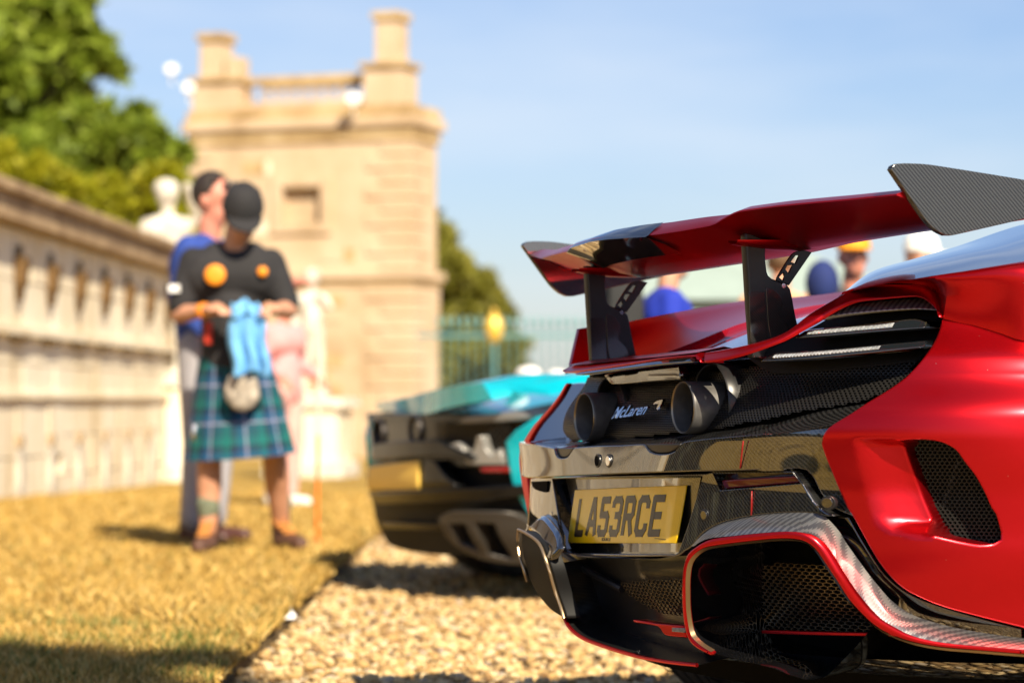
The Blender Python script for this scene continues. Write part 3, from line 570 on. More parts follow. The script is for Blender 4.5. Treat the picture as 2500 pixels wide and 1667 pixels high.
 'pylon': [(0.0718, 1.0139), (0.1139, 1.013), (0.1148, 0.9947), (0.1184, 0.9631), (0.1212, 0.9564), (0.1285, 0.9507), (0.1469, 0.9448), (0.1616, 0.9394), (0.168, 0.932), (0.1717, 0.9187), (0.1781, 0.887), (0.1892, 0.8378), (0.0863, 0.8294), (0.0809, 0.8944), (0.0764, 0.9608)],
 'strut': [(0.1404, 0.9467), (0.1423, 0.9534), (0.1746, 0.9981), (0.1968, 1.0052), (0.2162, 1.0021), (0.1671, 0.9387), (0.1561, 0.9427)],
 'strut_h1': [(0.1708, 0.983), (0.1819, 0.9957), (0.1893, 0.9958), (0.181, 0.9798)],
 'strut_h2': [(0.1594, 0.9686), (0.1635, 0.9762), (0.1755, 0.9772), (0.1662, 0.9612)],
 'strut_h3': [(0.1459, 0.9534), (0.1552, 0.9627), (0.1579, 0.9553), (0.1542, 0.9469)],
 'pylon_screw': [(0.1516, 0.9372)],
 'pylon_inner': [(0.1142, 0.9326), (0.1288, 0.9311), (0.1435, 0.9197), (0.1508, 0.9014), (0.1435, 0.8814), (0.1637, 0.8616), (0.1692, 0.8366), (0.1251, 0.8364), (0.1196, 0.8613)],
 'h_L': [(0.53, 0.1891, 0.9589), (0.66, 0.2051, 0.9614), (0.74, 0.2611, 0.9741), (0.79, 0.3023, 0.982), (0.84, 0.3807, 0.9968)],
 'h_B': [(0.42, 0.2065, 0.9385), (0.37, 0.342, 0.9963), (0.33, 0.4627, 1.0264), (0.29, 0.5863, 1.0557), (0.22, 0.7861, 1.1076)],
 'h_C0': [(0.5587, 0.9461), (0.5902, 0.9621), (0.683, 0.9645), (0.7573, 0.9462), (0.7993, 0.905)],
 'd_T': [(-0.5, 0.1938, 0.9094), (-0.52, 0.2663, 0.9268), (-0.54, 0.4042, 0.9511), (-0.55, 0.5509, 0.9747), (-0.55, 0.7513, 0.9913)],
 'd_F': [(-0.3, 0.121, 0.8251), (-0.26, 0.1891, 0.8432), (-0.24, 0.2751, 0.8756), (-0.22, 0.3854, 0.9175), (-0.2, 0.5451, 0.954)],
 'upright': [(-0.66, 0.1932, 0.9102), (-0.64, 0.2182, 0.9149), (-0.5, 0.1573, 0.8276), (-0.52, 0.1102, 0.8276)],
 'b_band': [(-0.1345, 0.5554), (-0.0902, 0.5819), (0.46, 0.6009), (0.5267, 0.5801), (0.6394, 0.544), (0.6263, 0.5264), (0.4585, 0.541), (-0.1344, 0.5136)],
 'b_plate_panel': [(-0.2938, 0.4591), (-0.2001, 0.5035), (0.3212, 0.5254), (0.4131, 0.5235), (0.4856, 0.4592), (0.5431, 0.4313), (0.4531, 0.4042), (-0.2488, 0.3804)],
 'b_plate': [(-0.2038, 0.4862), (0.3298, 0.5221), (0.317, 0.4136), (-0.2317, 0.3955)],
 'b_low_band': [(-0.1985, 0.3811), (0.5335, 0.4198), (0.8387, 0.4462), (0.8326, 0.403), (0.5175, 0.3736), (-0.1136, 0.3466)],
 'b_diff': [(0.4358, 0.3079), (0.486, 0.3332), (0.552, 0.3413), (0.7406, 0.3424), (0.8039, 0.3159), (0.8529, 0.253), (0.8185, 0.1465), (0.6809, 0.146), (0.5547, 0.1677), (0.4666, 0.2204)],
 'b_h1': [(0.4954, 0.2895), (0.5724, 0.2922), (0.587, 0.1927), (0.5073, 0.2191)],
 'b_h2': [(0.6142, 0.2994), (0.6943, 0.296), (0.7075, 0.1674), (0.6218, 0.1822)],
 'b_blade': [(-0.0973, 0.2733), (0.4519, 0.2879), (0.4515, 0.2643), (-0.0959, 0.2487)],
 'b_fender': [(0.7506, 0.6202), (0.7624, 0.6433), (0.7912, 0.6636), (0.849, 0.6884), (0.908, 0.7124), (0.9853, 0.6953), (1.0151, 0.4263), (0.9291, 0.3687), (0.8011, 0.4338), (0.7824, 0.4825), (0.7645, 0.5397)],
 'b_grey': [(0.5301, 0.6647), (0.5624, 0.6883), (0.7193, 0.7092), (0.8462, 0.7409), (0.8975, 0.7524), (0.9167, 0.7009), (0.8248, 0.6893), (0.7234, 0.6746)],
 'b_mesh': [(0.3883, 0.6696), (0.5168, 0.6646), (0.7138, 0.6716), (0.7399, 0.6544), (0.7205, 0.608), (0.7408, 0.5158), (0.5819, 0.5134), (0.4563, 0.5699), (0.3798, 0.5984)],
 'b_red': [(0.6363, 0.5031), (0.7578, 0.5079), (0.7577, 0.4877), (0.6488, 0.4859)],
 'b_wing_t': [(-1.0351, 0.28, 0.7394), (-0.2593, 0.1, 0.7557), (0.3901, 0, 0.7927), (0.6125, 0, 0.8069), (0.7951, 0.05, 0.8181), (0.8174, 0.14, 0.8068), (0.9061, 0.22, 0.8179)],
 'b_wing_b': [(-1.0002, 0.28, 0.7093), (-0.2592, 0.1, 0.7012), (0.3251, 0, 0.7019), (0.5183, 0, 0.7243), (0.7951, 0.05, 0.7524), (0.8174, 0.14, 0.7753), (0.9628, 0.22, 0.7693)],
 'b_exh': [(-0.2289, 0.05, 0.6185), (0.172, 0.05, 0.6378)],
 'b_cluster': [(0.5066, 0.5885), (0.5465, 0.596), (0.5752, 0.5719), (0.5958, 0.5373), (0.6231, 0.5726), (0.6355, 0.6191), (0.6546, 0.6222), (0.6672, 0.5731), (0.6906, 0.5445), (0.7195, 0.5737), (0.741, 0.5163), (0.5956, 0.5141)],
 'b_glint': [(0.5736, 0, 0.5778), (0.7966, 0, 0.604), (0.8417, 0, 0.5648), (0.916, 0, 0.5435), (1.0038, 0, 0.5731)],
 'b_white': [(-0.0389, 0.5, 0.8087), (-0.2807, 0.7, 0.8327), (-1.5157, 1.2, 0.8708), (-1.1978, 1.2, 0.8576)],
}
# ================================================================ the red car
CAR_LOC = (.229, 5.66, 0); CAR_RZ = -R(67.05)
car = empty('sports_car', CAR_LOC, CAR_RZ)
tag(car, 'satin red sports car with tall rear wing and two exhausts, close on the right', 'car', 'supercars parked on the gravel')
def sh(s, w, d=0.0): return shell(s, w, d)
M_COVER = plain('gloss_engine_cover', (.02, .03, .04), .08, .0, 1, .03); M_COVER.node_tree.nodes['Principled BSDF'].inputs['Coat IOR'].default_value = 2.2
# ---- fender with its scooped vent
vent_l = smooth_line(K['vent_hole'], .01, True, 48)
def scoop(p): return scoop_depth(p[0], p[1], K['scoop_up'], K['scoop_lo'], K['scoop_left'], K['scoop_right'])
def arch(vc, r, w0, n=14):
    """wheel arch in girth/height coordinates, front to back"""
    out = []
    for i in range(n + 1):
        a = math.pi * i / n
        out.append((S_SIDE + (vc - VC + .02) - r * math.cos(a), max(w0, .345 + r * math.sin(a))))
    return out
W_AX = .80; W_AXF = 3.47; R_T = .345
seam = list(K['seam']); fe = list(K['fender_edge'])
bottom_end = fe[-1]
s_of = lambda v: S_SIDE + (v - VC)
def s_at(v, w):
    lo, hi = .5, 2.
    for _ in range(40):
        m = (lo + hi) / 2
        if shell(m, w)[1] < v: lo = m
        else: hi = m
    return lo
arch_pts = []
for i in range(15):
    a = math.pi * i / 14
    v = W_AX - .40 * math.cos(a); w = .33 + .40 * math.sin(a)
    arch_pts.append((s_at(v, w) if v < VC else s_of(v) + .01, w))
fender_poly = fe + [(arch_pts[0][0] - .02, .292)] + arch_pts + [(s_of(1.25), .30), (s_of(1.25), .80)] + [(s_of(.95), .812)] + seam[::-1][:-1] + []
# drop duplicate start
fender = panel('rear_fender', fender_poly, sh, M_RED, car, 0, .006, .035, .0085, [K['vent_hole']], scoop, 40)
hexmesh('vent_mesh', K['vent_mesh'], sh, M_MESHB, fender, .055, .0072, .0062, .24)
panel('vent_backing', (lambda q: inset(q if area2(q) > 0 else q[::-1], -.012))(smooth_line(K['vent_mesh'], .01, True, 48)), sh, M_VOID, fender, .085, .001, .01, .03, raw=True)
vb = K['vent_bar']; panel('vent_strut', vb, sh, plain('dusty_strut', (.12, .09, .07), .6), fender, .060, .001, .006, .01)
# mirrored fender on the far side
mir = lambda L: [(-a, b) for a, b in L]
far_poly = [(max(a, 1.08) if w > .60 else a, w) for a, w in fender_poly]
panel('rear_fender', mir(far_poly), lambda s, w, d=0: (lambda q: (q[0], q[1], q[2] - .03))(shell(s, w, d)), M_RED, car, 0, .006, .035, .016, (), None, 40)
# flanks forward of the doors' rear edge, nose, cabin: outside the picture but part of the car
def flank(sg):
    pts = [(sg * s_of(1.252), .30), (sg * s_of(1.252), .80), (sg * s_of(2.2), .80), (sg * s_of(3.1), .82), (sg * s_of(3.9), .74), (sg * s_of(4.15), .62), (sg * s_of(4.15), .3), (sg * s_of(W_AXF + .40), .3)]
    pts += [(sg * (s_of(W_AXF + .40 * math.cos(math.pi * i / 12))), .33 + .40 * math.sin(math.pi * i / 12)) for i in range(13)] + [(sg * s_of(W_AXF - .40), .29), (sg * s_of(2.2), .2)]
    panel('side_panel', pts, sh, M_RED, car, 0, .004, .03, .07)
flank(1); flank(-1)
def loft(name, secs, mat, parent, cap=True, uv=None):
    n = len(secs[0]); V = [p for s in secs for p in s]; F = []
    for i in range(len(secs) - 1):
        for k in range(n - 1): F.append((i * n + k, i * n + k + 1, (i + 1) * n + k + 1, (i + 1) * n + k))
    if cap: F += [tuple(range(n)), tuple(range((len(secs) - 1) * n, len(secs) * n))[::-1]]
    return mesh(name, V, F, mat, parent, True, uv)
# black inner structure filling the car between the skins
core = []
for w in [.2, .3, .42, .55, .66, .74, .80]:
    row = []
    dd = .15
    for i in range(33):
        s = -1.7 + 3.4 * i / 32
        q = shell(s, w, dd); row.append((q[0], q[1], w))
    row += [(-.2 + .86, 4.1, w), (-.84, 4.1, w)]
    row.append(row[0]); core.append(row)
loft('inner_body', core, M_VOID, car)
nose = []
for v, hw, wt in [(4.1, .95, .72), (4.3, .88, .62), (4.45, .6, .5), (4.5, .3, .4)]:
    nose.append([(hw * math.cos(math.pi * i / 10), v, .18 + (wt - .18) * math.sin(math.pi * i / 10) ** .5) for i in range(11)])
loft('nose', nose, M_RED, car)
bon = []
for v, hw, w0, w1 in [(2.9, .95, .82, .93), (3.4, .97, .82, .88), (3.9, .95, .74, .78), (4.15, .93, .62, .69)]:
    bon.append([(-hw + 2 * hw * i / 10, v, w0 + (w1 - w0) * math.sin(math.pi * i / 10) ** .6) for i in range(11)])
loft('bonnet', bon, M_RED, car, False)
cab = []
for v, hw, wb, wt, tw in [(.95, .90, .83, 1.10, .42), (1.3, .88, .80, 1.165, .52), (1.8, .86, .80, 1.19, .58), (2.3, .86, .80, 1.17, .56), (2.75, .88, .81, 1.02, .5), (3.05, .88, .82, .90, .45)]:
    cab.append([(-hw, v, wb - .01), (-(hw * .55 + tw * .45), v, wb + (wt - wb) * .55), (-tw, v, wt - .03), (-tw * .5, v, wt), (tw * .5, v, wt), (tw, v, wt - .03), (hw * .55 + tw * .45, v, wb + (wt - wb) * .55), (hw, v, wb - .01)])
loft('cabin_glass', cab, M_GLASS, car)
# ---- wheels
def wheel(parent, u, v, sg, width=.30, r=R_T):
    t = empty('wheel', (u, v, r), 0, parent)
    bm = bmesh.new(); h = width / 2
    prof = [(.25, -h + .01), (r - .02, -h), (r - .004, -h + .03)]
    for g in (-.08, -.03, .03, .08): prof += [(r, g - .012), (r - .009, g - .009), (r - .009, g + .001), (r, g + .004)]
    prof += [(r - .004, h - .03), (r - .02, h), (.25, h - .01)]
    lathe(bm, prof, n=72, closed=True)
    for vv in bm.verts: vv.co = Vector((vv.co.z, vv.co.x, vv.co.y))
    # cross grooves in the outer ribs
    o = from_bm('tyre', bm, M_TYRE, t)
    for k in range(0, 72, 2):
        pass
    bm = bmesh.new()
    for k in range(44):
        a = 2 * math.pi * k / 44
        for x0 in (-h + .012, h - .05):
            c = Vector((x0 + .02, (r + .0008) * math.cos(a), (r + .0008) * math.sin(a)))
            m = Matrix.Rotation(a, 4, 'X')
            for f in [((-.02, .0, -.0035), (.02, .0, .0045), (.02, .0, .0125), (-.02, .0, .0035))]:
                bm.faces.new([bm.verts.new(Vector((q[0], 0, 0)) + c + (m @ Vector((0, 0, q[2])))) for q in f])
    from_bm('tread_grooves', bm, M_VOID, o, False)['kind'] = 'stuff'
    bm = bmesh.new(); lathe(bm, [(.25, -h + .02), (.235, -h + .03), (.235, h - .03), (.25, h - .02)], n=40, closed=True)
    for k in range(10):
        a = 2 * math.pi * k / 10; box(bm, (.12 * math.cos(a), .12 * math.sin(a), sg * (h - .05)), (.24, .03, .03), a)
    lathe(bm, [(0, sg * (h - .09)), (.05, sg * (h - .08)), (.05, sg * (h - .03)), (0, sg * (h - .03))], n=20, closed=True)
    for vv in bm.verts: vv.co = Vector((vv.co.z, vv.co.x, vv.co.y))
    from_bm('rim', bm, M_RIM, t)
for u, v, sg in ((.80, W_AX, 1), (-.80, W_AX, -1), (.82, W_AXF, 1), (-.82, W_AXF, -1)): wheel(car, u, v, sg, .30 if v < 2 else .25)
def by_s(L, s):
    for a, b in zip(L, L[1:]):
        if a[0] <= s <= b[0] and b[0] > a[0]: return a[1] + (b[1] - a[1]) * (s - a[0]) / (b[0] - a[0])
    return L[-1][1] if s > L[-1][0] else L[0][1]
lb_s = sorted(K['lip_bot']); bb_s = sorted(K['band_bot'])
tilt = lambda L, k: (lambda p: max(-.004, min(.03, k * (p[1] - by_s(L, p[0])))))
# ---- rear haunch above the seam and the glossy buttress
c0 = [shell(s, w, tilt(bb_s, .5)((s, w)) - .003) for s, w in K['h_C0']]
seam3 = [shell(s, w, .002) for s, w in K['seam']]
C0 = c0[:4] + seam3 + [shell(s_of(.75), .825, 0), shell(s_of(1.25), .80, 0)]
hL = [tuple(q) for q in K['h_L']]; hB = [tuple(q) for q in K['h_B']]
hL[0] = tuple(c0[0][j] + (-.012, .012, .003)[j] for j in range(3)); hB[0] = tuple(c0[0][j] + (-.07, .03, -.004)[j] for j in range(3))
hLx = hL + [(.87, .60, 1.03), (.86, .95, 1.06), (.80, 1.25, 1.07)]
hBx = hB + [(.20, .95, 1.13), (.20, 1.1, 1.15), (.2, 1.3, 1.165)]
def resample(L, n): 
    P = smooth_line(L, .01, False, 80); D = [0]
    for a, b in zip(P, P[1:]): D.append(D[-1] + math.dist(a, b))
    out = []
    for i in range(n):
        t = D[-1] * i / (n - 1); k = 0
        while k < len(D) - 2 and D[k + 1] < t: k += 1
        f = (t - D[k]) / ((D[k + 1] - D[k]) or 1e-9); out.append(tuple(P[k][j] + (P[k + 1][j] - P[k][j]) * f for j in range(3)))
    return out
def by_v(L, vs):
    """points of a line at given fractions keyed on forward position"""
    P = smooth_line(L, .008, False, 80); out = []
    for v in vs:
        k = 0
        while k < len(P) - 2 and P[k + 1][1] < v: k += 1
        a, b = P[k], P[k + 1]; f = max(0, min(1, (v - a[1]) / ((b[1] - a[1]) or 1e-9))); out.append(tuple(a[j] + (b[j] - a[j]) * f for j in range(3)))
    return out
NS = 48
Cc = resample(C0, NS); Lc = resample(hLx, NS); Bc = resample(hBx, NS)
def tri(a, b, t): return tuple(x + (y - x) * t for x, y in zip(a, b))
secs = []
for i in range(NS):
    c, l = Cc[i], Lc[i]
    # outer surface bulges between seam and shoulder line
    row = []
    gap = math.dist(c, l); b = Bc[i]; lb = math.dist(l, b) or 1
    p1 = (c[0] + .10 * gap, c[1], c[2] + .5 * gap); p2 = tuple(l[j] - (b[j] - l[j]) / lb * .5 * gap for j in range(3))
    for k in range(17):
        t = k / 16
        row.append(tuple((1 - t) ** 3 * c[j] + 3 * t * (1 - t) ** 2 * p1[j] + 3 * t * t * (1 - t) * p2[j] + t ** 3 * l[j] for j in range(3)))
    secs.append(row)
haunch = loft('rear_haunch', secs, M_RED, car, False)
secs = []
for i in range(NS):
    l, b = Lc[i], Bc[i]; row = []
    g = math.dist(l, b)
    for k in range(8):
        t = k / 7; q = tri(l, b, t); row.append((q[0], q[1], q[2] + math.sin(math.pi * t) * g * .02))
    row.append((b[0] - .03, b[1] + .03, b[2] - .02)); row.append((b[0] - .06, b[1] + .06, b[2] - .12))
    secs.append(row)
loft('buttress_panel', secs, M_COVER, car, False)
# far haunch and sunken deck between them
T = [tuple(q) for q in K['d_T']]; Fd = [tuple(q) for q in K['d_F']]
T = resample(T + [(-.55, 1.2, 1.06)], 26); Fd = resample(Fd + [(-.25, 1.2, 1.02)], 26)
secs = []
for i in range(26):
    t, f = T[i], Fd[i]
    row = [(t[0] - .24, t[1] + .0, t[2] - .10), (t[0] - .14, t[1], t[2] - .02), (t[0] - .05, t[1], t[2] - .003), t]
    for k in range(1, 7):
        q = tri(t, f, k / 6); row.append((q[0] - .02 * math.sin(math.pi * k / 6), q[1], q[2] - .012 * math.sin(math.pi * k / 6)))
    secs.append(row)
deckL = loft('rear_deck', secs, M_RED, car, False)
secs = []
for i in range(26):
    f = Fd[i]; t = i / 25
    v = f[1]; row = [f, (f[0] + .015, v, f[2] - .012), (f[0] + .06, v, f[2] - .016)]
    for u in (-.05, .1, .25, .36, .46): row.append((u, v - .02, f[2] - .012 + .03 * (u + .2)))
    secs.append(row)
loft('deck_panel', secs, plain('satin_pale_reflecting_deck', (.40, .012, .03), .16, .5, 1, .05), deckL, False)
# ---- lip, band and lamps
lip = list(K['lip_top']) + list(K['lip_bot'])
panel('tail_lip', lip, sh, M_RED, car, .0, .004, .05, .012, (), tilt(lb_s, .7), 40)
band = K['band_top'] + K['band_bot']
panel('tail_band', band, sh, M_RED, car, -.004, .006, .016, .010, (), tilt(bb_s, .5), 40)
panel('lip_strip', K['strip'], sh, M_GLOSS, car, -.004, .002, .03, .012, (), tilt(sorted(K['strip'][4:9]), .9))
panel('under_lip_panel', K['under_lip'], sh, M_GLOSS, car, .05, .002, .02, .015)
# lip top surface running forward to the deck
lt = smooth_line(K['lip_top'], .02); V, F = [], []
for s, w in lt:
    a = shell(s, w, .002); V += [a, (a[0], a[1] + .06, a[2] + .012), (a[0] * .97, a[1] + .12, a[2] + .002)]
for i in range(len(lt) - 1):
    for k in range(2): F.append((3 * i + k, 3 * i + k + 1, 3 * i + 4 + k, 3 * i + 3 + k))
mesh('deck_ledge', V, F, M_RED, car)
bt = smooth_line(K['band_top'], .02); V, F = [], []
up = [tuple(q) for q in K['upright']]
V = [up[0], up[1], up[2], up[3]] + [(q[0] - .012, q[1] + .0, q[2]) for q in up]
mesh('band_end', V, [(0, 1, 2, 3), (7, 6, 5, 4), (0, 4, 5, 1), (1, 5, 6, 2), (2, 6, 7, 3), (3, 7, 4, 0)], M_RED, car, False)
M_DARKP = plain('black_plastic', (.008, .008, .008), .6, spec=.25)
lamp = panel('tail_light', K['lamp_back'], sh, M_DARKP, car, .085, .002, .02, .02)
M_CARB_T = carbon('sky_sheen_carbon', .0026, .22, .5, .5, .6, .06, .9)  # paler weave for the lamp strip, the sky's reflection put into its colour
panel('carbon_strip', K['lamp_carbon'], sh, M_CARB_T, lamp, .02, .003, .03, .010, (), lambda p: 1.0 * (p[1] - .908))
for key, n0 in (('lamp_up', 22), ('lamp_low', 30)):
    q0, q1 = min(K[key]), max(K[key])
    bf = lambda s, w, d=0, q0=q0, q1=q1: shell(s, w, d + .4 * (w - (q0[1] + (q1[1] - q0[1]) * (s - q0[0]) / (q1[0] - q0[0]) + .006)))
    bar = panel('lamp_bar', K[key], bf, M_GLASS, lamp, .028, .003, .05, .010, (), None)
    P = K[key]; smin = min(p[0] for p in P); smax = max(p[0] for p in P)
    V, F = [], []
    top = sorted([p for p in P]); 
    for k in range(n0):
        s0 = smin + (smax - smin) * (.10 + .66 * k / n0); s1 = s0 + (smax - smin) * .66 / n0 * .8
        ww = []
        for s in (s0, s1):
            ys_ = []
            for i in range(len(P)):
                a, b = P[i], P[(i + 1) % len(P)]
                if (a[0] - s) * (b[0] - s) < 0: ys_.append(a[1] + (b[1] - a[1]) * (s - a[0]) / (b[0] - a[0]))
            ww.append((min(ys_), max(ys_)))
        b0 = len(V)
        for (s, (lo, hi)) in ((s0, ww[0]), (s1, ww[1])):
            h = hi - lo
            V += [bf(s, lo + .30 * h, .0265), bf(s, hi - .22 * h, .0265), bf(s, lo + .30 * h, .04), bf(s, hi - .22 * h, .04)]
        m = (bf((s0 + s1) / 2, (ww[0][0] + ww[0][1]) / 2, .0225)); V.append(m)
        F += [(b0, b0 + 4, b0 + 8), (b0 + 4, b0 + 5, b0 + 8), (b0 + 5, b0 + 1, b0 + 8), (b0 + 1, b0, b0 + 8), (b0, b0 + 1, b0 + 3, b0 + 2), (b0 + 4, b0 + 6, b0 + 7, b0 + 5)]
    mesh('led_row', V, F, M_LED, bar, False)['kind'] = 'stuff'
# ---- mesh, exhausts, badge
panel('cavity', [(-.55, .66), (-.54, .82), (.75, .86), (.76, .70)], sh, M_VOID, car, .13, .002, .02, .06, corner=10)
grille = hexmesh('rear_grille', K['mesh_main'], sh, M_MESHB, car, .088, .0088, .0045, .30)
def exhaust(u, w):
    t = empty('exhaust', (0, 0, 0), 0, car)
    bm = bmesh.new(); n = 48
    lathe(bm, [(.0465, .16), (.0465, .004), (.0475, .001), (.0490, 0), (.0502, .0015), (.0505, .005), (.0505, .16)], n=n, closed=True)
    for q in bm.verts: q.co = Vector((q.co.x + u, .012 + q.co.z, q.co.y + w))
    o = from_bm('tailpipe', bm, M_EXH, t)
    bm = bmesh.new(); lathe(bm, [(.0466, .0022), (.0475, .0006), (.0489, -.0006), (.0500, .0008)], n=n, closed=True)
    for q in bm.verts: q.co = Vector((q.co.x + u, .0115 + q.co.z, q.co.y + w))
    from_bm('pipe_rim', bm, M_LIPM, o)
    bm = bmesh.new(); lathe(bm, [(.0, .13), (.0464, .13)], n=n, closed=True)
    for q in bm.verts: q.co = Vector((q.co.x + u, .012 + q.co.z, q.co.y + w))
    from_bm('pipe_inside', bm, M_VOID, o)
    # shroud: a deep D-shaped collar behind the pipe, flat on top
    V, F = [], []; N = 56
    for r, y in ((.074, .15), (.0745, .075), (.0755, .066), (.0775, .064), (.0795, .067), (.080, .085), (.080, .15)):
        for k in range(N):
            a = 2 * math.pi * k / N; x = r * 1.02 * math.cos(a); z = r * math.sin(a)
            x = max(x, -.056 - (r - .074)) if True else x
            V.append((u + x + .012, y, w + .006 + z))
    for j in range(6):
        for k in range(N): F.append((j * N + k, j * N + (k + 1) % N, (j + 1) * N + (k + 1) % N, (j + 1) * N + k))
    mesh('exhaust_shroud', V, F, M_SATB, t)
    bm = bmesh.new(); lathe(bm, [(.0, .14), (.0745, .14)], n=n, closed=True)
    for q in bm.verts: q.co = Vector((max(q.co.x, -.056) + u + .012, q.co.z, q.co.y + w + .006))
    from_bm('shroud_back', bm, M_VOID, t)
EXU = .232
exhaust(EXU - .008, .737); exhaust(-EXU - .002, .716)
def text_mesh(txt, size, shear=0, ext=.002, bold=0):
    c = bpy.data.curves.new('text', 'FONT'); c.body = txt; c.size = size; c.shear = shear; c.extrude = ext; c.offset = bold; c.resolution_u = 4
    c.align_x = 'CENTER'; c.align_y = 'CENTER'
    o = bpy.data.objects.new('text', c); COL.objects.link(o)
    dg = bpy.context.evaluated_depsgraph_get(); me = bpy.data.meshes.new_from_object(o.evaluated_get(dg))
    bpy.data.objects.remove(o); bpy.data.curves.remove(c)
    return me
def wrap_text(name, txt, s, w, width, height, d, mat, parent, shear=0, ext=.002, bold=0, slope=0, fn=None):
    me = text_mesh(txt, 1.0, shear, .1, bold)
    xs_ = [v.co.x for v in me.vertices]; ys_ = [v.co.y for v in me.vertices]; x0, x1, y0, y1 = min(xs_), max(xs_), min(ys_), max(ys_)
    for v in me.vertices:
        a = (v.co.x - x0) / (x1 - x0) - .5; b = (v.co.y - y0) / (y1 - y0) - .5
        v.co = (fn or shell)(s + a * width, w + b * height + a * slope, d - (ext if v.co.z > 0 else 0))
    smooth_by_angle(me, R(30)); return link(name, me, mat, parent)
bs, bw = K['badge_c'][0]
badge = wrap_text('badge', 'McLaren', bs, bw, .156, .0235, .070, M_CHROME, grille, .22, .006, .014, .010)
panel('swoosh', K['swoosh'], sh, M_CHROME, badge, .073, .0015, .006, .006, corner=70)
# ---- bumper
ub = [(-.62, .660)] + K['upper_band'] + [(-.62, .588)]
def tuck(p):
    t = max(0, min(1, (p[0] - .52) / .11)); return .032 * t * t * (3 - 2 * t)
bumper = panel('rear_bumper', ub, sh, M_CARB, car, -.012, .0025, .03, .008, (), lambda p: tuck(p) + .11 * (p[1] - .62), 40)
M_CARB_S = carbon('shelf_carbon_weave', .0024, .012, .06, .40, .8, .06, .7)
# shelf behind its top edge
top = smooth_line([p for p in K['band_top_only']], .012); top = [(-.62, .660)] + top
inn = smooth_line([(-.62, .672)] + K['ledge_in'], .012)
def at_(L, t):
    k = min(len(L) - 2, int(t * (len(L) - 1))); f = t * (len(L) - 1) - k; return tri(L[k], L[k + 1], f)
ssm = [(-.62 + 1.275 * i / 150) for i in range(151)]
tl = sorted(top); il = sorted(inn); V, UV, F = [], [], []
for s in ssm:
    w0 = min(by_s(tl, s), .99); w1 = max(by_s(il, s), w0 + .004)
    for k in range(6):
        t = k / 5; w = w0 - .002 + (w1 - w0) * t ** 1.3; V.append(shell(s, w, -.008 + tuck((s, w)) * (1 - t) + .098 * t)); UV.append((s, .06 * t * 2))
for i in range(len(ssm) - 1):
    for k in range(5): F.append((6 * i + k, 6 * i + k + 1, 6 * i + 7 + k, 6 * i + 6 + k))
mesh('bumper_shelf', V, F, M_CARB_S, bumper, True, UV)
for key in ('cutout_r', 'cutout_l'): panel('tailpipe_notch', K[key], sh, plain('bronze_black_notch', (.05, .045, .04), .3, .7), bumper, -.004, .003, .05, .01)
mo = [(-.62, .580)] + K['mid_outer'][1:] + [(-.62, .47)]
mid = panel('bumper_lower', mo, sh, M_CARB, car, .0, .0022, .03, .008, [K['recess'], K['fog']], lambda p: .07 * (p[1] - .54), 40)
panel('plate_recess', K['recess_floor'], sh, M_CARB, mid, .030, .001, .01, .02)
rc = smooth_line(K['recess'], .012, True, 40); rf = smooth_line(K['recess_floor'], .012, True, 40)
def rim(name, loop, fn, d0, d1, mat, parent, scale=1.0):
    V, F = [], []; n = len(loop)
    cx = sum(p[0] for p in loop) / n; cy = sum(p[1] for p in loop) / n
    for p in loop:
        V.append(fn(p[0], p[1], d0)); V.append(fn(cx + (p[0] - cx) * scale, cy + (p[1] - cy) * scale, d1))
    for i in range(n): F.append((2 * i, 2 * i + 1, (2 * i + 3) % (2 * n), (2 * i + 2) % (2 * n)))
    return mesh(name, V, F, mat, parent, True, [p for p in loop for _ in (0, 1)])
rim('recess_wall', rc, sh, .003, .034, M_GLOSS, mid, .955)
# number plate
pl = K['plate']; psh = lambda s, w, d=0: shell(s, w, d + .12 * (w - .525))
plate = panel('number_plate', pl, psh, M_PLATE, car, .016, .0015, .003, .02, corner=30)
def plate_at(x, y): # x 0..520, y 0..111 mm, bilinear in the plate outline
    a = x / 520; b = y / 111
    p = tri(tri(pl[3], pl[2], a), tri(pl[0], pl[1], a), b); return p
GL = {'L': [[(0, 79), (0, 0), (43, 0)]], 'A': [[(0, 0), (21, 79), (29, 79), (50, 0)], [(9, 24), (41, 24)]],
      '5': [[(45, 79), (4, 79), (4, 44), (38, 44), (46, 36), (46, 8), (38, 0), (8, 0), (0, 8), (0, 14)]],
      '3': [[(0, 66), (0, 71), (8, 79), (38, 79), (46, 71), (46, 50), (38, 42), (20, 42)], [(38, 42), (46, 34), (46, 8), (38, 0), (8, 0), (0, 8), (0, 13)]],
      'R': [[(0, 0), (0, 79), (36, 79), (44, 71), (44, 46), (36, 38), (0, 38)], [(26, 38), (45, 0)]],
      'C': [[(45, 62), (45, 69), (36, 79), (9, 79), (0, 70), (0, 9), (9, 0), (36, 0), (45, 10), (45, 17)]],
      'E': [[(44, 79), (0, 79), (0, 0), (44, 0)], [(0, 40), (38, 40)]]}
